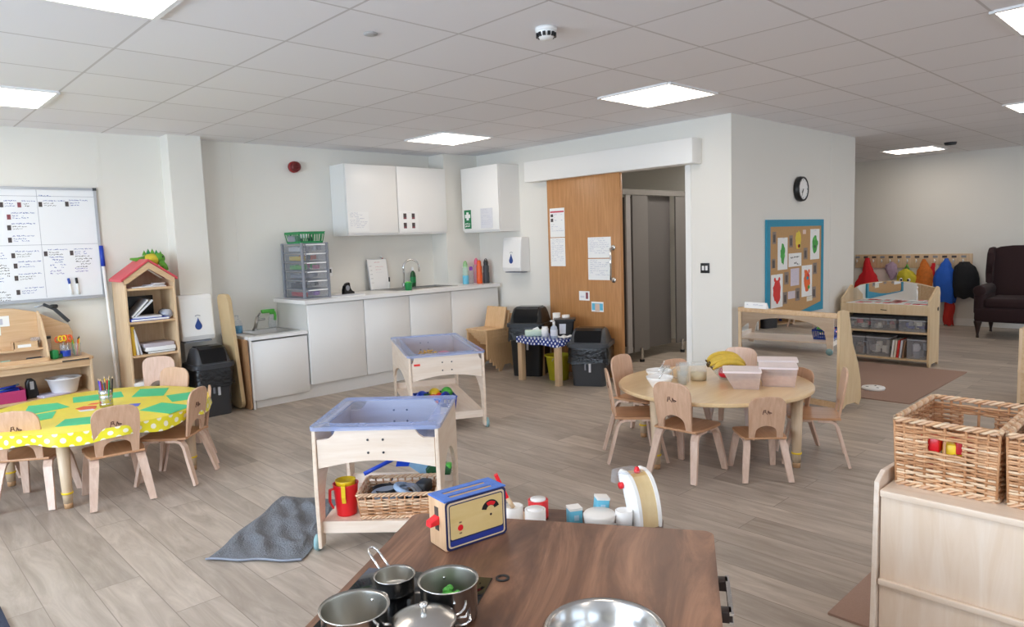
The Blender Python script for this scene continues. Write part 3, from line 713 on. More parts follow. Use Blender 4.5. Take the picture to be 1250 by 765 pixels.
# ---- small table with blue polka dot cloth
t = thing('small_table', 'small square wooden table under a blue spotted cloth', 'table', (5.05, 4.78, 0), 0)
for a in (-1, 1):
    for b in (-1, 1): part('leg', MB().b2(a * .14 - .028, a * .14 + .028, b * .25 - .028, b * .25 + .028, 0, .425, PINE, .003), t)
part('top', MB().b2(-.165, .165, -.275, .275, .425, .445, PINEX), t)
def drape(w, l, h, m, top=.001):
    c = MB(); n = 24
    def q(pts, uv): c.raw(pts, [(0, 1, 2, 3)], m, False, None, uv)
    q([(-w, -l, top), (w, -l, top), (w, l, top), (-w, l, top)], [(-w, -l), (w, -l), (w, l), (-w, l)])
    def skirt(f, L_, uvf):
        for i in range(n):
            u0, u1 = -L_ + 2 * L_ * i / n, -L_ + 2 * L_ * (i + 1) / n
            d0, d1 = .006 + .007 * sin(u0 * 45), .006 + .007 * sin(u1 * 45)
            q([f(u0, 0, top), f(u1, 0, top), f(u1, d1, -h - .006 * sin(u1 * 20)), f(u0, d0, -h - .006 * sin(u0 * 20))], [uvf(u0, 0), uvf(u1, 0), uvf(u1, h), uvf(u0, h)])
    skirt(lambda u, d, z: (u, -l - d, z), w, lambda u, k: (u, -l - k)); skirt(lambda u, d, z: (u, l + d, z), w, lambda u, k: (u, l + k))
    skirt(lambda u, d, z: (-w - d, u, z), l, lambda u, k: (-w - k, u)); skirt(lambda u, d, z: (w + d, u, z), l, lambda u, k: (w + k, u))
    return c
solo('spotted_tablecloth', drape(.172, .284, .065, BCLOTH), 'navy blue cloth with white spots over the small table', 'tablecloth', (5.05, 4.78, .446))
TZ = .448
t = thing('tissue_box', 'pale green tissue pack lying on the blue spotted cloth', 'tissues', (5.0, 4.92, TZ), radians(-40))
part('pack', MB().box((0, 0, .03), (.20, .10, .06), mat('tissue_green', '#cfe3d2', .5), 0, .01), t); part('tissue', MB().prism([(-.03, .06), (.05, .06), (.03, .09), (-.01, .075)], -.01, .012, 'xz', PAPER), t)
t = thing('wipes_tub', 'white tub of wipes in the middle of the small table', 'tub', (4.99, 4.77, TZ)); part('tub', MB().lathe([(0, 0), (.036, 0), (.036, .085), (0, .085)], WHT, 18), t); part('lid', MB().lathe([(.03, .085), (.03, .105), (0, .105)], WHT, 18), t)
t = thing('sanitiser_bottle', 'clear pump bottle of hand sanitiser at the front of the small table', 'bottle', (4.98, 4.64, TZ))
part('bottle', MB().lathe([(0, 0), (.034, 0), (.036, .08), (.03, .11), (.014, .125)], clear('sanitiser', '#dfe9f6', .65, .1), 18), t); part('label_band', MB().lathe([(.0365, .025), (.0367, .085)], PAPERG, 18), t)
part('pump', MB().tube([(0, 0, .12), (0, 0, .165)], .012, WHT).tube([(0, 0, .17), (-.05, -.01, .172)], .009, WHT), t)
t = thing('black_caddy', 'black plastic bucket with a white label on the small table', 'bucket', (5.16, 4.66, TZ), radians(-50))
cb = MB(); lo, hi = rrect(-.08, .08, -.07, .07, .02), rrect(-.1, .1, -.09, .09, .02); n = len(lo)
cb.raw([(x, y, 0) for x, y in lo] + [(x, y, .17) for x, y in hi], [(i, (i + 1) % n, n + (i + 1) % n, n + i) for i in range(n)] + [tuple(range(n))[::-1], tuple(range(n, 2 * n))], BLK); cb.prism(rrect(-.108, .108, -.098, .098, .02), .155, .175, 'xy', BLK)
part('tub', cb, t); part('label_sheet', MB().raw([(-.05, -.077, .03), (.01, -.077, .03), (.015, -.089, .13), (-.05, -.089, .13)], [(0, 1, 2, 3)], PAPERG), t, 'white printed label on the tub')
for i, (x, y, lb) in enumerate([(5.185, 4.79, 'white paper cup stack standing behind the black bucket, left'), (5.235, 4.71, 'short white roll standing behind the black bucket, right')]):
    solo('white_cup', MB().lathe([(0, 0), (.034, 0), (.04, .22 - .02 * i), (.034, .22 - .02 * i), (0, .2 - .02 * i)], mat('cup_white%d' % i, '#ece9e4', .5), 18), lb, 'cup', (x, y, TZ))
solo('white_cloth', MB().grid(lambda u, v: (-.07 + .14 * u, -.06 + .12 * v, .008 + .012 * sin(u * 9) * sin(v * 8) + (.0 if 0 < u < 1 and 0 < v < 1 else -.006)), 12, 12, PAPER), 'crumpled white wipe on the right front of the small table', 'cloth', (5.06, 4.58, TZ + .006))
t = thing('yellow_bucket', 'yellow plastic bucket under the small table', 'bucket', (5.16, 4.76, 0)); YB = mat('bucket_yellow', '#dcd630', .4)
part('tub', MB().lathe([(0, 0), (.095, 0), (.125, .235), (.14, .24), (.14, .25), (.12, .25), (.09, .01), (0, .01)], YB, 28), t)
part('handle', MB().tube([(.135 * cos(a), .135 * sin(a) * .5 - .06, .235 - .07 * sin(a)) for a in [pi * i / 12 for i in range(13)]], .004, WHT, 6), t)
# ---- sliding door, pelmet, papers
t = thing('sliding_door', 'oak sliding door standing open in front of the doorway wall', 'door', (5.48, 4.655, .015))
part('panel', MB().b2(-.022, .022, -.475, .475, 0, 2.03, OAKD, .002), t)
h = MB(); h.tube([(-.022, -.39, .975), (-.07, -.39, .98), (-.07, -.39, 1.285), (-.022, -.39, 1.29)], .011, CHROME, 10)
for z in (.975, 1.29): h.lathe([(0, 0), (.026, 0), (.026, .008), (0, .008)], CHROME, 18, (0, 0, 0), Matrix.Translation((-.022, -.39, z)) @ Matrix.Rotation(radians(-90), 4, 'Y'))
part('handle', h, t)
struct('trim_6', MB().b2(5.40, DX, 3.35, 5.40, 2.02, 2.235, WALLW, .004))
DXF = 5.4575
def redhead(t):
    t.b2(-.095, .095, -.0026, -.002, .105, .12, INKR); t.b2(-.09, -.055, -.0026, -.002, .06, .09, PHOTOK); t.b2(-.09, -.055, -.0026, -.002, .01, .045, PHOTOK)
    scrib(t, (-.04, -.0026, .08), (1, 0, 0), (0, 0, 1), .12, 3, .03, INKPALE, .3, .7, 2)
    scrib(t, (-.09, -.0026, -.02), (1, 0, 0), (0, 0, 1), .18, 5, .022, INKPALE, .3, .7, 4)
sheet('door_notice', 'white notice with red band high on the left of the sliding door', 'notice', (DXF, 4.993, 1.577), .205, .30, 'x', redhead)
sheet('door_notice', 'white printed notice directly below the red-banded one on the sliding door', 'notice', (DXF, 4.995, 1.272), .206, .295, 'x', mk_text(.2, .29, 12, INKPALE, 6))
sheet('door_notice', 'wide white sheet beside the door handle, upper of the two', 'notice', (DXF, 4.44, 1.31), .29, .205, 'x', mk_text(.29, .2, 8, INKPALE, 9))
sheet('door_notice', 'wide white sheet beside the door handle, lower of the two', 'notice', (DXF, 4.443, 1.093), .29, .21, 'x', mk_text(.29, .2, 8, INKPALE, 12))
sheet('picture_card', 'small picture card with a dark figure low on the sliding door', 'card', (DXF, 4.648, .824), .138, .095, 'x', lambda t: (t.b2(.02, .05, -.003, -.002, -.03, .035, PHOTOR), t.b2(-.05, .0, -.003, -.002, -.02, .0, PAPERG)))
sheet('picture_card', 'small pale blue picture card, lowest on the sliding door', 'card', (DXF, 4.48, .719), .154, .1, 'x', lambda t: (t.b2(-.07, .07, -.0026, -.002, -.035, .035, AQUA), t.b2(-.03, .03, -.003, -.0026, -.045, .03, mat('card_peach', '#dfc0ab', .6))))
# ---- light switch, clock
t = thing('light_switch', 'black double light switch on the wall right of the doorway', 'switch', (DX, 3.325, 1.105), radians(-90))
part('plate', MB().b2(-.044, .044, -.009, 0, -.044, .044, BLK, .003), t)
for a in (-1, 1): part('rocker', MB().b2(a * .017 - .011, a * .017 + .011, -.013, -.008, -.02, .02, WHT, .002), t)
t = thing('wall_clock', 'round wall clock with black rim above the display board', 'clock', (6.86, CY_, 1.81))
part('case', MB().lathe([(0, 0), (.118, 0), (.122, .02), (.118, .05), (.102, .055), (.10, .045)], BLK, 40, X=X), t)
part('face', MB().lathe([(0, .046), (.101, .046)], PAPER, 40, X=X), t)
for i in range(12):
    a = i * pi / 6; k = i % 3 == 0
    part('hour_mark', MB().box((.087 * sin(a), -.0475, .087 * cos(a)), (.006 if k else .004, .001, .014 if k else .008), INKK), t)
hd = MB(); hd.strip([(0, -.049, 0), (-.035, -.049, -.04)], .008, .001, (1, 0, -1), BLK); hd.strip([(0, -.050, 0), (-.038, -.050, -.068)], .005, .001, (1, 0, -.5), BLK); part('hands', hd, t)
# ---- toilet cubicles seen through the doorway
t = thing('toilet_cubicles', 'dark grey toilet cubicle partition seen through the doorway', 'partition', (6.9, 4.7, 0))
def cp(name, x0, x1, y0, y1, z0, z1, m): return part(name, MB().b2(x0 - 6.9, x1 - 6.9, y0, y1, z0, z1, m), t)
cp('pilaster', 6.22, 6.30, -.02, .0, .12, 1.86, mat('cubicle_light', '#9a9695', .4)); cp('front_panel', 6.335, 6.62, -.02, 0, .12, 1.86, CUBI)
cp('cubicle_door', 6.62, 7.16, .05, .07, .12, 1.86, CUBD); cp('front_panel', 7.18, 7.6, -.02, 0, .12, 1.86, CUBI); cp('head_rail', 6.15, 7.7, -.03, .02, 1.86, 1.92, CUBR)
cp('side_wall_panel', 6.60, 6.625, 0, 1.5, .12, 1.86, CUBD)
for x in (6.45, 7.27): part('foot', MB().cyl((x - 6.9, -.035, .0), .028, .03, BLK).cyl((x - 6.9, -.035, .03), .016, .13, STEEL), t)
# ---- ceiling bits
t = thing('smoke_detector', 'white smoke detector with dark vents on the ceiling', 'detector', (2.56, 2.38, CZ))
part('base', MB().lathe([(0, 0), (.052, 0), (.052, -.018), (0, -.018)], WHT, 24), t); part('sensor', MB().lathe([(.045, -.018), (.042, -.035), (.03, -.052), (0, -.056)], WHT, 24), t)
v = MB()
for i in range(12): v.box((.043 * cos(i * pi / 6), .043 * sin(i * pi / 6), -.034), (.012, .013, .018), BLK, i * pi / 6)
part('vents', v, t)
solo('ceiling_sensor', MB().lathe([(0, 0), (.035, 0), (.033, -.006), (.018, -.010), (0, -.010)], mat('sensor_grey', '#a9a7a6', .4), 20), 'flat round grey sensor in the ceiling, left of the smoke detector', 'sensor', (1.945, 2.95, CZ))
solo('ceiling_sensor', MB().lathe([(0, 0), (.07, 0), (.06, -.03), (0, -.035)], BLKM, 20), 'small dark sensor on the far ceiling near the distant light', 'sensor', (9.93, 2.57, CZ))
# ================================================================== left wall: whiteboard, desk unit, house bookcase
YW = BY
t = thing('wall_whiteboard', 'large whiteboard divided into panels and covered in handwriting', 'whiteboard', (.9, YW, 1.50))
fr = MB(); x0, x1, z0, z1 = -.62, .70, -.445, .455
for a, b, c, d in ((x0, x1, z1 - .018, z1), (x0, x1, z0, z0 + .025), (x0, x0 + .018, z0 + .025, z1 - .018), (x1 - .018, x1, z0 + .025, z1 - .018)): fr.b2(a, b, -.022, 0, c, d, ALU)
fr.b2(x0, x1, -.05, -.022, z0, z0 + .006, ALU)
part('frame', fr, t); part('corner_cap', MB().b2(x1 - .024, x1 + .003, -.026, 0, z1 - .02, z1 + .003, BLKM), t)
w = MB(); w.b2(x0 + .018, x1 - .018, -.012, 0, z0 + .025, z1 - .018, mat('board_white', '#f3f5f8', .25, var=.01))
L_ = lambda a, b, c, d: w.b2(a, b, -.0126, -.012, c, d, INKG)
L_(.283, .286, z0 + .03, z1 - .02); L_(x0 + .02, x1 - .02, .383, .386); L_(x0 + .02, x1 - .02, .002, .005)
cards = [(.05, .315), (.165, .315), (.09, .222), (.085, .14), (.082, .045), (.092, -.075), (.1, -.155), (.097, -.25), (.1, -.36), (.304, .32), (.485, .325), (.306, -.068), (.485, -.068)]
rnd = random.Random(3)
for i, (a, b) in enumerate(cards):
    wd_ = .10 if i in (0, 1) else .17
    if i > 9: wd_ = .15
    scrib(w, (a + .018, -.0128, b + .028), (1, 0, 0), (0, 0, 1), wd_ * .9, 1, .016, INKB, .42, .95, i)
    scrib(w, (a + .024, -.0128, b + .006), (1, 0, 0), (0, 0, 1), wd_ * .62, 2, .017, INKK if i % 2 else INKB, .34, .9, i + 30)
for i, (a, b, wd_, n) in enumerate([(-.03, -.055, .08, 3), (-.04, -.15, .1, 5), (-.05, -.25, .1, 3), (-.05, -.355, .1, 5), (-.3, .3, .2, 6), (-.3, -.05, .2, 8), (-.55, .3, .2, 6), (-.55, -.1, .2, 8), (.33, -.10, .11, 5), (.51, -.10, .13, 5), (.325, -.21, .10, 2), (.5, -.20, .12, 2), (.30, .385, .08, 1)]):
    scrib(w, (a, -.0128, b), (1, 0, 0), (0, 0, 1), wd_, n, .021, INKP if n == 2 else (INKB, INKK)[i % 2], .34, .85, i + 60)
part('writing_surface', w, t)
wh = ['at the top beside the left panel edge', 'reddish, at the top of the left panel', 'reddish, second row of the left panel', 'third row of the left panel', 'fourth row just above the middle line', 'first below the middle line, left panel', 'second below the middle line, left panel', 'third below the middle line, left panel', 'lowest in the left panel', 'top left of the right panel', 'top right of the right panel', 'left, below the middle line of the right panel', 'right, below the middle line of the right panel']
for i, (a, b) in enumerate(cards):
    solo('photo_magnet', MB().b2(-.012, .012, -.003, 0, -.019, .019, PHOTOR if i in (1, 2) else PHOTOK), 'tiny portrait photo magnet on the whiteboard, ' + wh[i], 'magnet', (.9 + a, YW - .0125, 1.5 + b), 0, 'photo magnets on the whiteboard')
for i, (a, c, ln, lb) in enumerate([(.452, INKB, .12, 'whiteboard pen with blue cap stuck low on the board'), (.503, BLK, .125, 'whiteboard pen with black cap, right of the blue one')]):
    p = thing('whiteboard_pen', lb, 'pen', (.9 + a, YW - .021, 1.16 - .5 + .5), 0); p.rotation_euler = (0, radians(-8 + 4 * i), 0)
    part('barrel', MB().tube([(0, 0, -.065), (0, 0, .03)], .008, PAPER), p); part('cap', MB().tube([(0, 0, .025), (0, 0, .07)], .0095, c), p)
# mop
t = thing('mop', 'long-handled mop with blue grip leaning on the wall by the whiteboard', 'mop', (1.60, 6.46, 0)); t.rotation_euler = (radians(-5.5), 0, 0)
part('pole', MB().tube([(0, 0, .03), (0, 0, 1.33)], .0125, WHT, 10), t); part('grip', MB().tube([(0, 0, 1.32), (0, 0, 1.49)], .017, BLUE, 10), t)
part('mop_head', MB().b2(-.05, .07, -.03, .02, .02, .06, BLUE, .008), t)
# ---- desk unit with arched hutch
FYD = 6.22
t = thing('mark_making_desk', 'pale wooden writing desk unit with curved back board below the whiteboard', 'desk unit', (.8, 6.40, 0))
b = MB(); a0, a1 = -.55, .575
sidep = [(-.17, 0), (.18, 0), (.18, .62), (-.17, .62)]
for x in (a0, a1 - .02): part('side_panel', MB().prism(sidep, x, x + .02, 'yz', PINE, .003), t)
part('back_panel', MB().b2(a0, a1, .16, .178, .05, .60, PINEX), t)
part('desk_top', MB().prism([(a0 - .01, .18), (a0 - .01, -.19), (a1 - .03, -.19), (a1 + .015, -.15), (a1 + .015, .18)], .60, .622, 'xy', PINEX, .004), t)
part('shelf', MB().b2(a0 + .02, a1 - .02, -.17, .16, .325, .345, PINEX), t); part('shelf', MB().b2(a0 + .02, a1 - .02, -.17, .16, .05, .07, PINEX), t)
part('rail', MB().b2(a0 + .02, a1 - .02, -.17, -.15, .55, .60, PINEX), t)
hp = [(a0, .622), (.47, .622), (.52, .70), (.525, .80), (.50, .86)] + [(.28, .985), (.15, 1.02), (-.05, 1.035), (-.3, 1.02), (a0, .97)]
part('hutch_back', MB().prism(hp, .14, .156, 'xz', PINEX, .002), t)
part('hutch_shelf', MB().b2(a0, .30, .0, .14, .70, .714, PINEX), t)
dv = [(.14, .622), (-.12, .622), (-.13, .66), (-.06, .80), (.02, .92), (.12, .985), (.14, .99)]
part('divider', MB().prism(dv, .29, .306, 'yz', PINE, .003), t)
part('pen_tray', MB().b2(a0, .29, -.14, -.12, .622, .65, PINEX), t)
part('desk_slot', MB().b2(.37, .55, -.192, -.188, .604, .616, DARKIN), t)
for i, (x, z, mk, lb) in enumerate([(.06, .93, INKPALE, 'small pinned picture card with a pale grey print, upper on the desk back board'), (.0, .865, RED, 'small pinned picture card showing a red and green shape, lower on the desk back board'), (-.09, .93, INKB, 'pinned picture card at the left frame edge on the desk back board')]):
    def mkf(t, mk=mk): t.b2(-.035, .01, -.003, -.002, -.025, .02, mk); (mk is RED) and t.b2(-.01, .035, -.0034, -.003, -.015, .012, DGRN)
    sheet('picture_card', lb, 'card', (.8 + x, 6.539, z), .105, .08, 'y', mkf)
m = MB(); m.b2(-.08, .08, -.05, .05, 0, .006, PINEX); 
for q in ((-.08, .08, -.05, -.044), (-.08, .08, .044, .05), (-.08, -.074, -.05, .05), (.074, .08, -.05, .05)): m.b2(*q, .006, .055, PINEX)
m.b2(-.055, .03, -.0515, -.05, .014, .036, PAPER)
solo('wooden_box', m, 'little open wooden box with a white label on the desk shelf', 'box', (.985, 6.46, .714))
def pot(label, x, y, z, r, h, body, sticks, seed, band=None):
    t = thing('pen_pot', label, 'pot', (x, y, z)); rnd = random.Random(seed)
    part('pot', MB().lathe([(0, 0), (r, 0), (r * 1.05, h), (r * .95, h), (r * .9, .005), (0, .005)], body, 20), t)
    if band: part('band', MB().lathe([(r * 1.02, h * .1), (r * 1.03, h * .55)], band, 20), t)
    for i in range(len(sticks)):
        a = 2 * pi * i / len(sticks); q = MB(); l = rnd.uniform(1.25, 1.7) * h
        p0 = Vector((r * .45 * cos(a), r * .45 * sin(a), .006)); p1 = Vector((r * .95 * cos(a + .4), r * .95 * sin(a + .4), l))
        if sticks[i][0] == 'sc':
            q.tube([p0, p1 * .8], .004, STEEL, 6)
            for s_ in (-1, 1):
                c = p1 + Vector((.012 * s_, 0, 0)); q.tube([c + Vector((.014 * cos(k), .004 * sin(k), .02 * sin(k))) for k in [2 * pi * j / 12 for j in range(12)]], .005, sticks[i][1], 6, True)
            part('scissors', q, t)
        else:
            q.tube([p0, p1], .005, sticks[i][1], 6); q.tube([p1, p1 + (p1 - p0).normalized() * .018], [.005, .001], sticks[i][2], 6); part('pencil', q, t)
pot('clear pot of orange-handled scissors on the right of the desk unit', 1.225, 6.36, .622, .036, .10, CLR, [('sc', ORG), ('sc', RED), ('sc', ORG), ('sc', YEL), ('sc', ORG)], 3, BLUE)
pot('clear pot of yellow pencils beside the scissors pot', 1.305, 6.38, .622, .032, .10, CLR, [('p', YEL, BLK), ('p', YEL, RED), ('p', LIME, BLK), ('p', ORG, BLK)], 4)
m = MB(); m.box((0, 0, .035), (.05, .05, .07), GRN, .3, .012).box((.035, .01, .018), (.04, .03, .035), DGRN, .2, .008); solo('green_tape_holder', m, 'small green tape dispenser between the divider and the scissors pot', 'tape dispenser', (1.145, 6.33, .622))
m = MB(); m.tube([(0, 0, 0), (0, 0, .15)], .02, CLR, 12).tube([(0, 0, .15), (0, 0, .17)], .022, BLKM, 12); solo('glue_tube', m, 'clear tube with dark lid standing against the desk back board', 'tube', (1.135, 6.46, .622))
m = MB(); m.lathe([(0, 0), (.03, 0), (.034, .075), (.03, .075), (.026, .004), (0, .004)], CLR, 18); solo('clear_cup', m, 'clear empty plastic cup on the hutch shelf', 'cup', (1.06, 6.49, .714))
m = MB(); m.strip([(-.07, 0, .09), (.0, 0, .05), (.09, 0, -.06)], .035, .025, (0, 1, 0), BLKM).tube([(-.06, 0, .085), (-.13, 0, .075)], .006, ALU); m.box((.0, 0, .07), (.05, .04, .03), BLK, 0, .008)
solo('hanging_stapler', m, 'black long-arm stapler perched on the sloping top of the desk back board', 'stapler', (1.215, 6.548, .945))
m = MB(); m.b2(-.08, .08, -.012, .012, 0, .02, WHT, .005).b2(.03, .075, -.014, .014, .004, .018, GREYP); solo('white_ruler', m, 'white marker lying in the desk pen tray', 'pen', (.955, 6.33, .622), .1)
m = MB(); m.b2(-.06, .04, -.02, .02, 0, .028, BLKM, .006).b2(.0, .075, -.015, .015, .002, .02, mat('maroon', '#7d2a30', .4), .004); solo('board_rubber', m, 'dark grey board rubber at the divider end of the pen tray', 'board rubber', (1.03, 6.37, .622), .1)
m = MB(); m.lathe([(.022, 0), (.032, 0), (.032, .024), (.022, .024), (.022, 0)], mat('tape_green', '#9fc2ad', .4), 18); solo('tape_roll', m, 'pale green tape roll at the left of the desk pen tray', 'tape', (.84, 6.36, .622))
# lower shelf
t = thing('white_basin', 'white plastic washing-up bowl on the lower shelf of the desk unit', 'bowl', (1.195, 6.36, .345))
part('bowl', MB().lathe([(0, 0), (.075, 0), (.085, .01), (.112, .115), (.122, .118), (.122, .125), (.108, .122), (.07, .012), (0, .012)], WHT, 32), t)
part('contents', MB().lathe([(0, .085), (.095, .095), (0, .14)], mat('white_fluff', '#f1eff2', .9, bump=.6, bscale=60), 14), t)
m = MB(); pr = [(-.035, 0), (.04, 0), (.045, .03), (.03, .13), (.01, .15), (-.02, .15), (-.035, .12)]; m.prism(pr, -.03, .03, 'xz', BLK, .01); m.b2(-.01, .015, -.032, -.028, .07, .13, ALU)
solo('black_pencil_sharpener', m, 'black upright desk sharpener on the lower shelf beside the pink tray', 'sharpener', (.975, 6.34, .345))
t = thing('pink_tray', 'pink plastic tray of blue pens on the lower shelf at the left edge', 'tray', (.80, 6.35, .345))
m = MB(); PKD = mat('pink_tray_plastic', '#b83a6c', .4)
m.b2(-.13, .13, -.1, .1, 0, .005, PKD)
for q in ((-.13, .13, -.1, -.094), (-.13, .13, .094, .1), (-.13, -.124, -.1, .1), (.124, .13, -.1, .1)): m.b2(*q, .005, .085, PKD)
part('tray', m, t); m = MB(); rnd = random.Random(2)
for i in range(7):
    a = rnd.uniform(-.5, .5); c = Vector((rnd.uniform(-.03, .03), rnd.uniform(-.05, .05), .06 + .008 * i)); d = Vector((cos(a), sin(a), .1)) * .09
    part('pen', MB().tube([c - d, c + d], .008, (BLUE, BLUEB, LBLUE)[i % 3], 8), t)
solo('lilac_folder', MB().box((0, 0, .008), (.20, .17, .015), mat('lilac', '#c9c2d6', .5), .3, .003), 'lilac folder lying under the white basin edge', 'folder', (1.10, 6.33, .345))
t = None
# ---- house bookcase
HX, HY = 1.83, 6.36
t = thing('house_bookcase', 'narrow wooden bookcase shaped like a house with a red roof', 'bookcase', (HX, HY, 0))
hw, hd = .185, .17
for s_ in (-1, 1): part('side_panel', MB().b2(s_ * hw - .009, s_ * hw + .009, -hd, hd, 0, 1.19, PINE, .002), t)
part('back_panel', MB().prism([(-hw, .02), (hw, .02), (hw, 1.19), (0, 1.33), (-hw, 1.19)], hd - .01, hd - .002, 'xz', PINE), t)
gb = [(-hw - .009, 1.16), (-hw - .009, 1.20), (0, 1.34), (hw + .009, 1.20), (hw + .009, 1.16), (hw - .02, 1.17), (0, 1.285), (-hw + .02, 1.17)]
part('gable', MB().prism(gb, -hd - .004, -hd + .014, 'xz', PINEX, .002), t)
for z in (.02, .30, .575, .85, 1.12): part('shelf', MB().b2(-hw + .009, hw - .009, -hd + .005, hd - .01, z - .009, z + .009, PINEX), t)
for s_ in (-1, 1): part('roof_panel', MB().prism([(0, 1.345), (0, 1.362), (s_ * (hw + .03), 1.205), (s_ * (hw + .03), 1.185)], -hd - .012, hd, 'xz', ROOFR, .002), t)
t = thing('plush_dinosaur', 'green and yellow soft toy lying on the red roof of the bookcase', 'soft toy', (1.93, 6.44, 1.300), 0)
PG = mat('plush_green', '#63a23a', .9, var=.3, scale=20, bump=.3); PY = mat('plush_yellow', '#d8c23c', .9, var=.25, scale=25, bump=.3)
m = MB(); m.ball((0, 0, .05), .075, PY, 18, sz=.75); m.ball((.055, -.02, .06), .05, PG, 14); m.tube([(-.04, -.01, .06), (-.11, -.02, .055), (-.17, -.03, .065)], [.03, .02, .008], PG, 10)
part('body', m, t); m = MB()
for i in range(5): m.lathe([(.02, 0), (.012, .02), (0, .045)], (PG, GRN)[i % 2], 8, (-.05 + i * .032, 0, .09 + .014 * sin(i)))
part('crest', m, t); m = MB(); m.tube([(-.02, -.06, .03), (-.03, -.10, .0), (-.035, -.115, -.02)], [.026, .024, .018], PY, 10).tube([(.06, -.055, .03), (.075, -.09, -.01), (.085, -.1, -.04)], [.026, .024, .018], PG, 10); part('foot', m, t)
part('eye', MB().ball((.075, -.062, .075), .008, BLK, 8), t)
t = None
def flat(name, label, cat, x, y, z, w, d, h, m, rz=0, tilt=0, mm=None):
    b = MB(); b.box((0, 0, h / 2), (w, d, h), m, 0, min(.003, h * .3)); 
    if mm: b.b2(-w / 2 + .004, w / 2 - .004, -d / 2 - .0005, -d / 2 + .001, h * .2, h * .8, mm)
    o = solo(name, b, label, cat, (x, y, z), rz); o.rotation_euler = (0, tilt, rz); return o
flat('paper_pile', 'thin pile of white papers in the gable of the house bookcase', 'papers', HX, HY - .03, 1.129, .27, .2, .010, PAPER, .06)
solo('paper_scraps', MB().box((0, 0, .006), (.12, .12, .012), PAPERG, .4, .003).box((.03, -.02, .018), (.09, .07, .008), PAPER, .1, .002), 'small stack of loose cards on top of the papers in the gable', 'papers', (HX + .06, HY - .06, 1.139))
flat('blue_folder', 'blue folder lying flat on the second shelf of the bookcase', 'folder', HX - .02, HY - .05, .859, .30, .22, .022, BLUE, .05, 0, PAPER)
flat('white_folder', 'white and lilac folder on top of the blue folder', 'folder', HX - .03, HY - .05, .881, .22, .2, .016, PAPERG, -.05)
flat('grey_book', 'grey leaning book on the second shelf, propped at an angle', 'book', HX - .075, HY - .045, .955, .19, .19, .020, GREYP, 0, radians(-46), PAPER)
flat('white_book', 'white leaning magazine file beside the propped grey book', 'book', HX - .045, HY - .045, .955, .19, .19, .014, PAPER, 0, radians(-42), PAPERG)
flat('black_folder', 'black folder leaning at the back of the second shelf', 'folder', HX - .03, HY + .13, .861, .26, .012, .19, BLK, 0, 0)
m = MB(); m.tube([(0, -.08, .04), (0, .06, .04)], .036, clear('plastic_wallet', '#d8dce6', .6, .2), 14); solo('clear_roll', m, 'rolled clear plastic wallet at the right end of the second shelf', 'wallet', (HX + .135, HY - .05, .861))
flat('yellow_book', 'tall yellow book upright at the left of the third shelf', 'book', HX - .155, HY - .05, .585, .026, .2, .235, mat('yellow_book', '#e6bb3c', .5))
flat('white_upright_book', 'thin white book leaning on the yellow book', 'book', HX - .125, HY - .05, .5855, .018, .2, .215, PAPER, 0, radians(-6))
flat('cream_book', 'pale grey book leaning beside the white one on the third shelf', 'book', HX - .098, HY - .05, .5855, .014, .19, .2, PAPERG, 0, radians(-12))
flat('black_binder', 'black binder at the bottom of the pile on the third shelf', 'binder', HX + .05, HY - .05, .584, .22, .2, .02, BLK, .02, 0, PAPER)
flat('white_paper_stack', 'thick white paper stack on the black binder', 'papers', HX + .05, HY - .06, .604, .23, .2, .034, PAPER, -.04)
flat('lilac_paper_stack', 'lilac grey folder on top of the white paper stack', 'folder', HX + .035, HY - .05, .638, .24, .2, .03, mat('lilac_grey', '#bdb4bb', .5), .05)
flat('black_book_low', 'black book on the fourth shelf behind the table', 'book', HX - .05, HY - .05, .309, .2, .2, .03, BLK, .1, 0, PAPER)
flat('white_paper_ream', 'big sheets of white paper sticking out of the fourth shelf', 'papers', HX - .04, HY - .09, .339, .28, .26, .024, PAPER, -.06)

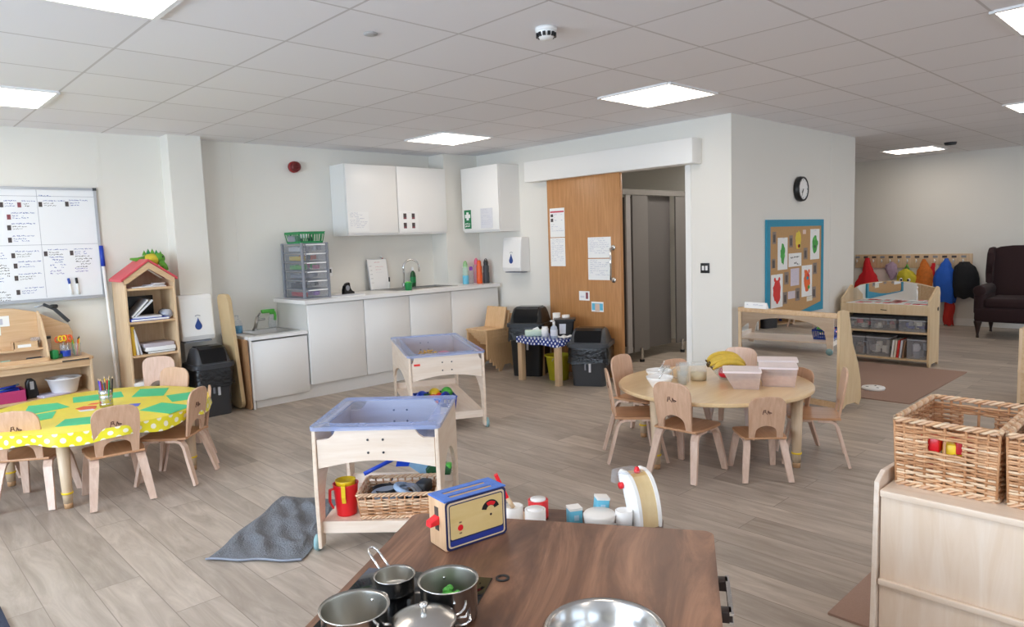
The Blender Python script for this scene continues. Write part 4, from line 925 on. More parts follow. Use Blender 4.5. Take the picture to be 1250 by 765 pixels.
# ================================================================== nursery chairs
def nursery_chair():
    t = thing('nursery_chair', 'x', 'chair')
    # backrest: rounded panel with arched opening, leaning back
    zt, zb = .590, .300; wt, wb = .124, .112
    out = [(-wb, zb)] + [(-wb - .004, .38), (-wt, .48)] + arc(-wt + .062, zt - .062, .062, pi, pi / 2, 6) + [(0, zt + .006)] + arc(wt - .062, zt - .062, .062, pi / 2, 0, 6) + [(wt, .48), (wb + .004, .38), (wb, zb)]
    ins = [(wb - .038, zb)] + arc(0, .342, wb - .038, 0, pi, 10, .052) + [(-wb + .038, zb)]
    m = MB(); X = Matrix.Translation((0, -.142, zb)) @ Matrix.Rotation(radians(9), 4, 'X') @ Matrix.Translation((0, 0, -zb))
    m.prism(out + ins, -.0065, .0065, 'xz', BEECH, .003, X)
    part('backrest', m, t)
    lg = MB(); IK = mat('burnt_mark', '#5d3a2e', .6) if 'burnt_mark' not in bpy.data.materials else bpy.data.materials['burnt_mark']
    def st(p): lg.strip([(a, -.0075, b) for a, b in p], .004, .0012, (0, 1, 0), IK, X)
    def sq(p):
        lg.tube([(a, -.0074, b) for a, b in p], .0026, IK, 4, X=X)
    z = .488
    sq([(-.030, z - .016), (-.024, z + .014)]); sq([(-.024, z + .014), (-.012, z + .016), (-.012, z + .003), (-.026, z + .001)]); sq([(-.013, z + .002), (.0, z - .016), (.006, z + .01)]); sq([(.006, z + .012), (.014, z - .012), (.026, z - .008)]); sq([(.008, z + .002), (.03, z - .006)])
    part('maker_mark', lg, t, 'dark burnt-in mark on the back')
    s = MB(); sp = [(-.14, -.15), (-.15, -.08), (-.155, .06), (-.15, .11)] + arc(-.11, .11, .045, pi, pi / 2, 4)[1:] + arc(.11, .11, .045, pi / 2, 0, 4) + [(.155, .06), (.15, -.08), (.14, -.15)]
    s.prism(sp, .290, .304, 'xy', BEECHS, .004); part('seat', s, t)
    for sx in (-1, 1):
        x = sx * .118
        f = [(x, .02, .283), (x, .075, .282), (x + sx * .002, .105, .272), (x + sx * .006, .125, .242), (x + sx * .022, .152, .12), (x + sx * .034, .178, .006)]
        r = [(x, -.02, .283), (x, -.085, .282), (x + sx * .002, -.115, .272), (x + sx * .006, -.135, .242), (x + sx * .022, -.168, .12), (x + sx * .036, -.200, .006)]
        for p in (f, r):
            part('leg', MB().strip(p, .036, .017, (1, 0, 0), BEECHL, None, [.048, .048, .048, .048, .044, .036]), t)
    bt = MB()
    return t
CH = nursery_chair(); first = [True]
def chair(x, y, ang, label, group, sc=1.):
    sc *= .97
    """ang: the way the sitter would face, degrees from +X"""
    rz = radians(ang - 90)
    if first[0]:
        first[0] = False; CH.location = (x, y, 0); CH.rotation_euler = (0, 0, rz); CH.scale = (sc,) * 3; CH['label'] = label; CH['group'] = group; return CH
    return dup(CH, label, (x, y, 0), rz, group, sc)
def behind(px, py, ang, d): return px + d * cos(radians(ang)), py + d * sin(radians(ang))
def ch_rear(mx, my, ang, label, group, sc=1.):
    """placed by the midpoint between its rear feet"""
    x, y = behind(mx, my, ang, .195 * sc); return chair(x, y, ang, label, group, sc)
def ch_top(mx, my, ang, label, group, sc=1.):
    x, y = behind(mx, my, ang, .19 * sc); return chair(x, y, ang, label, group, sc)

# ================================================================== round table, right
TX, TY, TR, TH = 4.01, 2.345, .605, .452
def round_table(name, label, x, y, r, h, angs, lr):
    t = thing(name, label, 'table', (x, y, 0))
    part('tabletop', MB().lathe([(0, h - .024), (r - .006, h - .024), (r, h - .018), (r, h - .006), (r - .006, h), (0, h)], TTOP, 72, sm=False), t)
    for a in angs:
        lx, ly = lr * cos(radians(a)), lr * sin(radians(a))
        l = part('leg', MB().lathe([(0, .03), (.024, .03), (.026, .085), (.036, h - .03), (0, h - .03)], TLEG, 20, (lx, ly, 0)), t)
        part('ring', MB().lathe([(.0245, .082), (.030, .082), (.030, .092), (.0255, .092)], YEL, 20, (lx, ly, 0)), l)
        part('foot', MB().lathe([(0, 0), (.022, 0), (.0235, .04), (0, .04)], mat('leg_foot', '#c79c72', .45) if 'leg_foot' not in bpy.data.materials else bpy.data.materials['leg_foot'], 20, (lx, ly, 0)), l)
    return t
round_table('round_table', 'round pale wooden nursery table set with snack bowls and boxes', TX, TY, TR, TH, (-88, 172, 2, 92), .54)
G = 'nursery chairs around the snack table'
ch_rear(3.345, 2.235, 2, 'front-left wooden chair with its back to us, nearest the low bowls at the snack table', G)
ch_rear(3.650, 1.795, 44, 'smaller wooden chair with its back to us, in front of the lidded boxes', G, .86)
ch_rear(4.325, 1.625, 117, 'wooden chair seen side-on at the right end of the snack table', G)
ch_rear(3.45, 2.79, -46, 'edge-on wooden chair at the left end of the snack table', G)
ch_top(3.97, 3.07, -88, 'tan chair back behind the edge-on chair at the snack table', G)
ch_top(4.40, 2.90, -120, 'low chair back showing behind the milk jar', G, .87)
ch_top(4.73, 2.54, -166, 'pinkish chair back standing behind the fruit bowl', G)
ch_top(4.58, 2.0, 152, 'small tan chair mostly hidden behind the lidded boxes', G, .87)
# items on the snack table
z = TH
def bowl(label, x, y, r, h):
    t = thing('white_bowl', label, 'bowl', (x, y, z)); part('bowl', MB().lathe([(0, 0), (r * .55, 0), (r * .6, .006), (r * .93, h * .75), (r, h), (r * .95, h), (r * .86, h * .7), (r * .5, .01), (0, .01)], WHT, 28), t)
    part('food', MB().lathe([(0, h * .55), (r * .8, h * .58)], mat('porridge', '#efe6da', .7) if 'porridge' not in bpy.data.materials else bpy.data.materials['porridge'], 20), t)
bowl('white bowl with a spoon, farther of the two at the left of the snack table', 3.86, 2.66, .085, .07)
bowl('white bowl with a spoon, nearer of the two at the left of the snack table', 3.68, 2.53, .085, .07)
for i, (x, y, lb) in enumerate([(3.86, 2.66, 'metal spoon standing in the farther white bowl'), (3.68, 2.53, 'metal spoon standing in the nearer white bowl')]):
    m = MB(); m.tube([(-.02, .0, .045), (.03, -.01, .10), (.045, -.015, .125)], .0045, STEEL, 6).ball((-.03, 0, .045), .016, STEEL, 10, sz=.4); solo('spoon', m, lb, 'spoon', (x, y, z))
t = thing('milk_jar', 'wide glass jar of creamy oats in the middle of the snack table', 'jar', (4.02, 2.46, z))
part('contents', MB().lathe([(0, .003), (.048, .003), (.05, .05), (0, .052)], mat('oats', '#e2cfa9', .7), 20), t); part('glass', MB().lathe([(0, 0), (.052, 0), (.055, .06), (.05, .115), (.047, .115)], GLASS, 24), t)
t = thing('water_jug', 'clear plastic water jug beside the oat jar', 'jug', (3.90, 2.50, z)); part('body', MB().lathe([(0, 0), (.038, 0), (.046, .12), (.048, .125)], GLASS, 24), t); part('handle', MB().tube([(-.044, .02, .105), (-.08, .03, .09), (-.075, .028, .04), (-.04, .02, .03)], .005, CLR, 6), t)
for i, (x, y, lb) in enumerate([(3.94, 2.66, 'small clear tumbler behind the water jug'), (3.83, 2.46, 'small clear tumbler in front of the water jug'), (4.1, 2.62, 'clear tumbler on the far side of the oat jar')]): solo('tumbler', MB().lathe([(0, 0), (.026, 0), (.032, .085), (.029, .085), (.024, .004), (0, .004)], GLASS, 18), lb, 'cup', (x, y, z))
t = thing('fruit_bowl', 'clear bowl of fruit in the centre of the snack table', 'bowl', (4.16, 2.33, z)); part('bowl', MB().lathe([(0, 0), (.05, 0), (.055, .01), (.09, .05), (.112, .085), (.108, .085), (.086, .052), (.05, .014), (0, .012)], GLASS, 28), t)
t = thing('banana_bunch', 'bunch of ripe yellow bananas heaped in the fruit bowl', 'bananas', (4.16, 2.34, z + .088), radians(-45), None, 1.1); BAN = mat('banana', '#d4b140', .5, var=.22, scale=40); BAN2 = mat('banana_tip', '#5c4425', .6)
for i in range(7):
    m = MB(); y0 = -.07 + i * .023; rr = .085 + .008 * (i % 2); zo = .012 * (i % 3)
    pts = [(rr * cos(a) * 1.15, y0 + .01 * sin(a * 2 + i), rr * .62 * sin(a) - .02 + zo) for a in [radians(165 - 15 * k) for k in range(11)]]
    m.tube(pts, [.006, .012, .016, .0175, .018, .018, .018, .017, .015, .010, .005], BAN, 8); m.tube([pts[0], (pts[0][0] - .01, y0 * .6, pts[0][2] + .012)], [.006, .005], BAN2, 6); m.ball(pts[-1], .0055, BAN2, 6); part('banana', m, t)
t = thing('red_apple', 'red apple showing low in the fruit bowl', 'apple', (4.105, 2.325, z + .020)); part('fruit', MB().lathe([(0, .008), (.02, 0), (.034, .018), (.036, .036), (.026, .058), (.008, .06), (0, .055)], mat('apple_red', '#d6263a', .3, var=.15), 18), t); part('stalk', MB().tube([(0, 0, .055), (.004, 0, .072)], .002, BAN2, 5), t)
def loaf_box(label, x, y, rz, w, l, h, slope, fill):
    t = thing('food_box', label, 'box', (x, y, z), rz); b = MB()
    tl, bl = l / 2, l / 2 * .86; wb = w / 2 * .88; s = slope
    lo = [(-bl, -wb), (bl, -wb), (bl, wb), (-bl, wb)]; hi = [(-tl - s, -w / 2), (tl, -w / 2), (tl, w / 2), (-tl - s, w / 2)]
    b.raw([(a, c, 0) for a, c in lo] + [(a, c, h) for a, c in hi], [(0, 3, 2, 1)] + [(i, (i + 1) % 4, 4 + (i + 1) % 4, 4 + i) for i in range(4)], FOOD)
    part('box', b, t)
    f = .55 if fill else .3; q = MB(); k = .93
    lo2 = [(a * k, c * k, .004) for a, c in lo]; hi2 = [((a * (1 - f) + A * f) * k, (c * (1 - f) + D * f) * k, h * f) for (a, c), (A, D) in zip(lo, hi)]
    q.raw(lo2 + hi2, [(0, 3, 2, 1), (4, 5, 6, 7)] + [(i, (i + 1) % 4, 4 + (i + 1) % 4, 4 + i) for i in range(4)], fill or SAND); part('cereal', q, t)
    part('lid', MB().prism(rrect(-tl - s - .004, tl + .004, -w / 2 - .004, w / 2 + .004, .012), h - .004, h + .008, 'xy', LIDP, .003), t)
CER = mat('cereal', '#c99a62', .8, var=.3, scale=90); CER2 = mat('rice_cereal', '#dba66c', .8, var=.2, scale=90)
loaf_box('translucent food box with sloping front, nearest and leftmost of the three', 4.01, 2.12, radians(-60), .19, .17, .105, .05, CER)
loaf_box('translucent lidded food box full of cereal, in the middle of the three', 4.19, 2.0, radians(-62), .19, .22, .115, 0, CER2)
loaf_box('translucent lidded food box, farthest of the three, at the right rear', 4.37, 2.09, radians(-62), .16, .24, .12, 0, CER2)
m = MB(); m.lathe([(0, 0), (.03, 0), (.045, .05), (.042, .05), (.028, .005), (0, .005)], GLASS, 20); solo('glass_dish', m, 'small glass dish behind the bananas', 'dish', (4.36, 2.42, z))
t = solo('white_tray', MB().prism(rrect(-.1, .1, -.07, .07, .015), 0, .022, 'xy', WHT, .005), 'small white tray behind the fruit bowl and boxes', 'tray', (4.42, 2.28, z), radians(20))

# ================================================================== left craft table with yellow cloth
LX, LY, LR, LH = 1.10, 4.96, .64, .455
round_table('craft_table', 'round craft table under a yellow spotted cloth', LX, LY, LR - .02, LH, (237, 327, 57, 147), .53)
c = MB(); n = 120; R0 = LR
rings = [(0, 0), (R0 * .5, 0), (R0 - .012, 0), (R0 + .006, -.006)]
def rim(k, a): # hanging edge with shallow folds
    w_ = .010 * sin(a * 14) + .006 * sin(a * 23 + 1)
    return R0 + .010 + w_ * k, -.006 - .066 * k - .012 * sin(a * 9 + .5) * k
V_, U_, F_ = [], [], []
for i in range(n + 1):
    a = 2 * pi * i / n
    for r, zz in rings: V_.append((r * cos(a), r * sin(a), zz)); U_.append((r * cos(a), r * sin(a)))
m_ = len(rings)
F_ = [(i * m_ + j, (i + 1) * m_ + j, (i + 1) * m_ + j + 1, i * m_ + j + 1) for i in range(n) for j in range(m_ - 1)]
c.raw(V_, F_, YTOP, True, None, U_)
V_, U_ = [], []
for i in range(n + 1):
    a = 2 * pi * i / n
    for k in (0, .33, .66, 1.):
        r, zz = rim(k, a); V_.append((r * cos(a), r * sin(a), zz)); U_.append((a * R0, k * .07))
F_ = [(i * 4 + j, (i + 1) * 4 + j, (i + 1) * 4 + j + 1, i * 4 + j + 1) for i in range(n) for j in range(3)]
c.raw(V_, F_, YCLOTH, True, None, U_)
solo('yellow_tablecloth', c, 'yellow wipe-clean cloth with white spots over the craft table', 'tablecloth', (LX, LY, LH + .004))
z = LH + .0045
def poly_sheet(name, label, pts, h, m, cat):
    cx = sum(p[0] for p in pts) / len(pts); cy = sum(p[1] for p in pts) / len(pts)
    return solo(name, MB().prism([(p[0] - cx, p[1] - cy) for p in pts], 0, h, 'xy', m), label, cat, (cx, cy, z))
sh = [([(1.02, 5.22), (1.06, 5.42), (1.34, 5.36), (1.30, 5.15)], 'green card sheet partly hidden behind the pencil tin'), ([(1.33, 5.09), (1.455, 5.34), (1.605, 5.21), (1.49, 4.96)], 'green card sheet at the back right, in front of the pale chair'),
      ([(1.50, 4.94), (1.69, 4.92), (1.65, 4.67), (1.46, 4.70)], 'green card sheet at the far right end of the craft table'), ([(1.242, 4.613), (1.407, 4.732), (1.51, 4.47), (1.337, 4.36)], 'green card sheet at the front right, nearest the side-on chair'),
      ([(.794, 4.565), (.876, 4.729), (1.03, 4.66), (.95, 4.48)], 'green card sheet at the front beside the middle chair back'), ([(.72, 5.05), (.80, 5.36), (.95, 5.31), (.975, 5.10)], 'green card sheet at the back left of the craft table'), ([(.62, 4.82), (.69, 5.02), (.89, 5.03), (.83, 4.83)], 'green card sheet at the left, above the leftmost chair back')]
for p, lb in sh: poly_sheet('green_card', lb, p, .0015, GPAP, 'card')
poly_sheet('red_shape', 'orange-red paper shape left of the pencil tin', [(1.0, 4.93), (.985, 5.0), (1.04, 5.04), (1.10, 4.985), (1.075, 4.90)], .002, mat('orange_card', '#e0592f', .5), 'paper shape')
poly_sheet('grey_shape', 'pale grey paper scrap in front of the red shape', [(.99, 4.88), (.985, 4.93), (1.06, 4.905), (1.06, 4.86)], .0018, PAPERG, 'paper shape')
poly_sheet('orange_scrap', 'small orange scrap behind the red shape', [(1.07, 5.07), (1.10, 5.10), (1.14, 5.08), (1.11, 5.04)], .002, ORG, 'paper shape')
poly_sheet('blue_shape', 'blue half-moon paper shape right of the pencil tin', [(1.211, 4.838), (1.26, 4.86), (1.311, 4.824), (1.275, 4.75)], .002, BLUEB, 'paper shape')
t = thing('pencil_tin', 'silver ribbed tin of colouring pencils in the middle of the craft table', 'tin', (1.14, 4.92, z))
part('tin', MB().lathe([(0, 0), (.038, 0), (.038, .02), (.0365, .024), (.038, .028), (.038, .07), (.0365, .074), (.038, .078), (.038, .108), (.0365, .108), (.036, .004), (0, .004)], STEEL, 26), t)
rnd = random.Random(5); pc = [RED, BLUE, GRN, YEL, PURP, BLK, ORG, BLKM, DGRN, mat('pencil_brown', '#7a4a2a', .5), BLK, TEAL]
for i in range(12):
    a = i * 2.4; r = .012 + .018 * (i % 3) / 2; p0 = Vector((r * cos(a), r * sin(a), .006)); p1 = Vector((1.5 * r * cos(a + .3), 1.5 * r * sin(a + .3), rnd.uniform(.14, .175))); d = (p1 - p0).normalized()
    part('pencil', MB().tube([p0, p1], .0042, pc[i], 6).tube([p1, p1 + d * .014], [.0042, .0012], PINE, 6), t)
# chairs at the craft table
G = 'nursery chairs around the craft table'
ch_rear(1.035, 4.29, 84, 'middle wooden chair with its back to us at the craft table', G)
ch_rear(.612, 4.615, 56, 'leftmost wooden chair with its back to us at the craft table', G)
ch_rear(1.545, 4.43, 135, 'wooden chair turned side-on at the right front of the craft table', G)
ch_top(1.745, 4.80, 162, 'edge-on wooden chair at the right end of the craft table, by the bin', G, .88)
ch_top(1.72, 5.40, -148, 'pale pinkish chair back at the far right of the craft table', G)
ch_top(1.82, 6.10, -120, 'tan chair standing in front of the house bookcase', G)
chair(.50, 5.38, -40, 'chair at the left frame edge on the far side of the craft table', G)
# ================================================================== display board on the clock wall
t = thing('display_board', 'cork display board with a turquoise paper border on the clock wall', 'notice board', (6.79, CY_ - .001, 1.05))
part('cork_panel', MB().b2(-.60, .60, -.012, 0, -.45, .45, CORK), t)
def edge(n, seed):  # gently torn edge
    r = random.Random(seed); return [r.uniform(-.006, .006) for _ in range(n)]
bd = MB()
def border(x0, x1, z0, z1): bd.b2(x0, x1, -.018, 0, z0, z1, TEAL)
border(-.625, .625, .40, .465); border(-.625, -.555, -.465, .40); border(.575, .625, -.465, .40)
bd.prism([(-.555, -.465), (.575, -.465), (.575, -.38), (.2, -.43), (-.1, -.455), (-.555, -.46)], -.018, 0, 'xz', TEAL)
part('border', bd, t)
def pin(name, label, cat, x0, x1, z0, z1, marks=None, m=PAPER):
    return sheet(name, label, cat, ((x0 + x1) / 2, CY_ - .0125, (z0 + z1) / 2), x1 - x0, z1 - z0, 'y', marks, m)
def blob(cols, w, h, seed, bear=False):
    def f(t):
        r = random.Random(seed); pts = []
        for i in range(22):
            a = 2 * pi * i / 22; k = 1 + r.uniform(-.14, .14); pts.append((w * k * cos(a), h * k * sin(a)))
        t.prism(pts, -.0032, -.002, 'xz', cols[0])
        if bear:
            for s_ in (-1, 1): t.prism([(s_ * w * .6 + .018 * cos(a), h * .95 + .02 * sin(a)) for a in [2 * pi * i / 10 for i in range(10)]], -.0034, -.002, 'xz', cols[0])
        for i in range(len(cols) - 1):
            x, z = r.uniform(-w * .7, w * .7), r.uniform(-h * .8, h * .8); t.prism([(x + w * .35 * cos(a), z + h * .2 * sin(a)) for a in [2 * pi * k / 9 for k in range(9)]], -.0036, -.0032, 'xz', cols[i + 1])
        scrib(t, (-w, -.0026, h + .05 if h < .1 else h + .035), (1, 0, 0), (0, 0, 1), w * 1.8, 1, .02, INKPALE)
    return f
PR, PGN, POR, PYL = mat('paint_red', '#e03a34', .6, var=.15), mat('paint_green', '#4aa84a', .6, var=.2), mat('paint_orange', '#ee6a30', .6, var=.2), mat('paint_yellow', '#e8cf4a', .6, var=.2)
pin('painting', 'tall painting with a slim green shape at the upper left of the display board', 'painting', 6.392, 6.595, 1.042, 1.346, blob([PGN, LIME], .045, .095, 1))
pin('painting', 'painting with a bushy green shape at the top right of the display board', 'painting', 7.104, 7.321, 1.111, 1.418, blob([PGN, DGRN, LIME], .065, .085, 2))
pin('painting', 'painting of a big red figure at the lower left of the display board', 'painting', 6.26, 6.496, .690, 1.004, blob([PR, PR], .075, .115, 3, True))
pin('painting', 'painting of an orange figure with red and teal spots, lower right of the board', 'painting', 6.911, 7.15, .746, 1.059, blob([POR, PR, PGN, TEAL], .075, .10, 4, True))
pin('paper_cutout', 'yellow spotted paper cut-out near the top of the display board', 'cut-out', 6.745, 6.905, 1.20, 1.42, blob([PYL, DGRN, PR], .06, .09, 5), CORK)
def ttl(t):
    scrib(t, (-.10, -.0026, .02), (1, 0, 0), (0, 0, 1), .19, 1, .045, INKK, .3, .9, 3, (.2, .5)); scrib(t, (-.02, -.0026, -.045), (1, 0, 0), (0, 0, 1), .11, 1, .045, INKK, .35, .95, 5, (.3, .6))
pin('title_card', 'white title card with dark handwriting in the middle of the display board', 'sign', 6.62, 6.90, 1.06, 1.19, ttl)
pin('printed_sheet', 'lilac printed sheet below the title card', 'notice', 6.665, 6.85, .873, 1.041, mk_text(.18, .17, 8, INKPALE, 3), mat('lilac_sheet', '#d9cfdc', .6))
pin('printed_slip', 'pale slip at the bottom centre of the display board', 'notice', 6.61, 6.765, .749, .823, mk_text(.15, .07, 3, INKPALE, 5), mat('lilac_slip', '#d8ccd2', .6))
pin('printed_slip', 'small cream slip at the bottom right of the display board', 'notice', 7.03, 7.16, .694, .742, mk_text(.13, .05, 2, INKPALE, 6), CREAM)
pin('printed_slip', 'tiny pinkish slip at the top of the board beside the yellow cut-out', 'notice', 6.93, 7.0, 1.372, 1.414, None, mat('pink_slip', '#e8cdbf', .6))
for i, (a, b, c, d, lb) in enumerate([(6.285, 6.356, 1.29, 1.403, 'top left corner'), (6.63, 6.707, 1.249, 1.364, 'left of the yellow cut-out'), (6.949, 7.038, 1.12, 1.234, 'between the title card and green painting'), (7.17, 7.266, .96, 1.075, 'right, under the bushy green painting'), (6.273, 6.343, 1.065, 1.152, 'left edge, above the red figure'), (6.531, 6.621, .896, 1.015, 'left of the lilac sheet'), (6.503, 6.593, .709, .824, 'beside the red figure, low'), (6.773, 6.869, .72, .844, 'bottom centre, right of the pale slip'), (7.155, 7.245, .717, .832, 'bottom right corner')]):
    pin('photo_print', 'small dark photo print on the display board, ' + lb, 'photo', a, b, c, d, lambda t: t.b2(-.02, .02, -.003, -.002, -.04, .03, PHOTOK), mat('photo_%d' % i, '#8a7a70', .4, var=.4, scale=30))
# ================================================================== mirror divider
t = thing('mirror_divider', 'low wooden room divider with a mirror front beside the snack table', 'divider', (5.46, 2.145, 0), radians(-9.6))
ep = [(-.0, .05), (0, .785)] + [(.06, .79), (.125, .775), (.15, .66), (.18, .52), (.26, .36), (.30, .22), (.31, .07), (.28, .02), (.22, .05), (.10, .05), (.06, .02), (.0, .02)]
part('end_panel', MB().prism(ep, -.03, -.008, 'xz', UNITW, .002), t)
part('end_panel', MB().prism([(0, 0), (.03, 0), (.03, .765), (0, .765)], .876, .906, 'xz', PINE, .002), t)
part('top_rail', MB().b2(-.006, .05, -.008, .906, .728, .765, PINEX, .004), t)
part('bottom_rail', MB().b2(0, .05, -.008, .876, .03, .075, PINEX), t)
part('back_board', MB().b2(.012, .022, -.008, .876, .075, .728, PINEX), t)
part('mirror', MB().b2(.006, .012, -.004, .872, .078, .726, MIRROR), t)
t = tag(scrib(MB().prism([(0, 0), (.035, 0), (.012, .05), (.008, .05)], -.11, .11, 'xz', PAPER, 0), (.001, .09, .026), (0, -1, 0), (.17, 0, 1), .18, 1, .02, INKPALE, .4, .9, 4).build('folded_sign', None, (5.568, 2.86, .765), radians(-9.6)), 'folded white card sign standing on top of the mirror divider', 'sign')
# ================================================================== toy storage unit with curved mirror
UX, UY = 7.75, 2.14
t = thing('toy_storage_unit', 'wooden toy storage unit with clear boxes and a curved mirror back', 'storage unit', (UX, UY, 0))
W_ = .86
sp = [(.02, .0), (.05, .0), (.08, .03), (.25, .03), (.28, .0), (.31, .0), (.31, .60), (.32, .64), (.31, .68), (.325, .73), (.30, .785), (.25, .80), (.20, .77), (.0, .67), (0, .04)]
sp2 = [(0, 0), (.31, 0), (.31, .62), (0, .62)]
part('side_panel', MB().prism(sp, 0, .022, 'xz', UNITW, .002), t); part('side_panel', MB().prism([(a, b) for a, b in sp], W_ - .022, W_, 'xz', UNITW, .002), t)
part('top', MB().b2(0, .30, .022, W_ - .022, .605, .622, UNITW), t); part('apron', MB().b2(.0, .018, .022, W_ - .022, .52, .605, UNITW), t)
for z in (.055, .33): part('shelf', MB().b2(.0, .30, .022, W_ - .022, z, z + .018, UNITW), t)
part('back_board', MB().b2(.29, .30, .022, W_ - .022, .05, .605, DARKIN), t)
mp = [(.022, .622), (.022, .775)] + [(.022 + (W_ - .044) * i / 12, .775 + .065 * sin(pi * i / 12)) for i in range(1, 12)] + [(W_ - .022, .75), (W_ - .022, .622)]
part('mirror', MB().prism(mp, .285, .29, 'yz', MIRROR), t); part('mirror_back', MB().prism([(a, b + (.006 if b > .63 else 0)) for a, b in mp], .2905, .30, 'yz', UNITW), t)
mk = MB(); mk.strip([(-.001, .46, .565), (-.001, .40, .56)], .008, .002, (0, 0, 1), DKWOOD); part('maker_mark', mk, t)
mk = MB(); mk.lathe([(0, 0), (.02, 0), (.02, .003), (0, .003)], DKWOOD, 14, X=Matrix.Translation((.25, -.001, .57)) @ Matrix.Rotation(radians(90), 4, 'X')); part('lock_hole', mk, t)
m = MB(); rnd = random.Random(12)
m.b2(-.13, .13, -.38, .38, 0, .003, PAPER)
for i in range(16):
    m.box((rnd.uniform(-.09, .09), rnd.uniform(-.33, .33), .0036), (rnd.uniform(.05, .09), rnd.uniform(.04, .09), .0012), rnd.choice([PR, PR, mat('mat_pink%d' % i, '#e9a39a', .4)]), 0)
solo('play_mat', m, 'red and white patterned play mat on top of the toy storage unit', 'mat', (UX + .145, UY + W_ / 2, .622))
def clear_box(label, y, z, w, d, h, fills):
    t = thing('clear_box', label, 'box', (UX + .145, y, z), 0, None); b = MB()
    b.b2(-d / 2, d / 2, -w / 2, w / 2, 0, .003, CLR)
    for s_ in (-1, 1): b.b2(-d / 2, d / 2, s_ * w / 2 - .0015, s_ * w / 2 + .0015, 0, h, CLR); b.b2(s_ * d / 2 - .0015, s_ * d / 2 + .0015, -w / 2, w / 2, 0, h, CLR)
    part('tub', b, t); part('rim', MB().prism(rrect(-d / 2 - .006, d / 2 + .006, -w / 2 - .006, w / 2 + .006, .01), h - .012, h, 'xy', clear('lid_clear' + label[:4], '#dfe3e8', .5, .2)), t)
    r = random.Random(len(label)); f = MB()
    for i in range(9): f.box((r.uniform(-d * .36, d * .36), r.uniform(-w * .36, w * .36), .03 + r.uniform(0, h * .45)), (.05, r.uniform(.03, .07), h * .35), r.choice(fills), r.uniform(0, 3), .004)
    part('contents', f, t)
BRN = mat('toy_brown', '#8a6a50', .6); 
clear_box('clear toy box with brown and red pieces, upper shelf left of the storage unit', UY + .70, .348, .24, .24, .12, [BRN, PR, CREAM])
clear_box('clear toy box with red and pale pieces, upper shelf middle of the storage unit', UY + .44, .348, .24, .24, .12, [PR, CREAM, BRN, LBLUE])
clear_box('clear toy box with blue-grey pieces, upper shelf right of the storage unit', UY + .17, .348, .24, .24, .12, [GREYP, CREAM, BLUE])
clear_box('clear toy box half hidden at the left of the lower shelf', UY + .72, .073, .2, .24, .2, [GREYP, PAPERG, BRN])
clear_box('clear toy box of white blocks in the middle of the lower shelf', UY + .49, .073, .22, .24, .2, [PAPER, CREAM, GREYP])
clear_box('clear toy box of dark pieces at the right of the lower shelf', UY + .125, .073, .17, .24, .2, [BLKM, GREYP, PAPERG])
for i in range(5):
    o = solo('picture_book', MB().b2(-.11, .11, -.009, .009, 0, .18, [PAPER, CREAM, PR, PAPERG, BRN][i]), ['white', 'cream', 'red', 'pale grey', 'brown'][i] + ' picture book leaning on the lower shelf between the clear boxes', 'book', (UX + .13, UY + .352 - i * .026, .074)); o.rotation_euler = (radians(6), 0, 0)
# ================================================================== rugs
solo('brown_rug', MB().b2(6.05, 7.70, 1.80, 3.0, .0, .009, RUGB), 'large brown rug in front of the toy storage unit', 'rug')
solo('brown_rug', MB().b2(2.5, 4.1, -1.0, 1.0, .0, .009, RUGB), 'corner of a brown rug behind the basket shelf at the right', 'rug')
solo('navy_mat', MB().b2(-.6, .345, 1.6, 3.42, .0, .009, mat('navy_mat_cloth', '#2b3345', .9, bump=.4, bscale=200)), 'dark navy mat just showing in the bottom left corner', 'mat')
t = thing('wooden_disc_toy', 'white round wooden toy plate lying on the brown rug', 'toy', (6.42, 2.20, .009)); part('disc', MB().lathe([(0, 0), (.09, 0), (.095, .012), (.09, .022), (0, .022)], PAPER, 28), t)
m = MB(); [m.box((.05 * cos(a), .05 * sin(a), .0225), (.022, .012, .002), BLKM, a) for a in (0, 2.1, 4.2)]; part('markings', m, t)
# ================================================================== coat rail
t = thing('coat_rail', 'long pale wooden coat rail with name pictures and hooks on the far wall', 'coat rail', (FX - .001, 3.40, .91))
part('board', MB().b2(-.02, 0, -.775, .775, -.10, .10, PINE, .003), t)
for i in range(13):
    y = .74 - i * .1175; l = MB(); l.b2(-.0225, -.02, y - .03, y + .03, .045, .075, PHOTOK if i % 3 else GREYP); part('name_picture', l, t)
    part('hook', MB().tube([(-.02, y, .005), (-.05, y, .0), (-.06, y, -.02), (-.055, y, .03)], .007, WHT, 6), t)
def garment(name, label, cat, y, ztop, zbot, prof, dep, m, seed, x=FX - .075, extra=None):
    """cloth hanging from one hook: half-widths down its length, with folds"""
    t = thing(name, label, cat, (x, y, 0)); rnd = random.Random(seed); ph = rnd.uniform(0, 6); n = 40; k = 28; b = MB()
    def W(v):
        s = v * (len(prof) - 1); i = min(int(s), len(prof) - 2); f = s - i; f = f * f * (3 - 2 * f); return prof[i] * (1 - f) + prof[i + 1] * f
    def fn(u, v):
        a = 2 * pi * u; w = W(v); f = 1 + .10 * sin(5 * a + ph + v * 3) * v + .05 * sin(9 * a + ph * 2)
        return (dep * (.35 + .65 * min(1, w / max(prof))) * sin(a) * f, w * cos(a) * f + .01 * sin(v * 7 + ph), ztop + (zbot - ztop) * v - .012 * sin(a * 4 + ph) * v)
    b.grid(fn, n, k, m); part('fabric', b, t)
    if extra: extra(t)
    return t
CR = mat('coat_red', '#d8202a', .8, var=.15, scale=15); CB = mat('coat_blue', '#1f5fc8', .7, var=.15, scale=12); CK = mat('coat_black', '#17191e', .8, var=.3, scale=12)
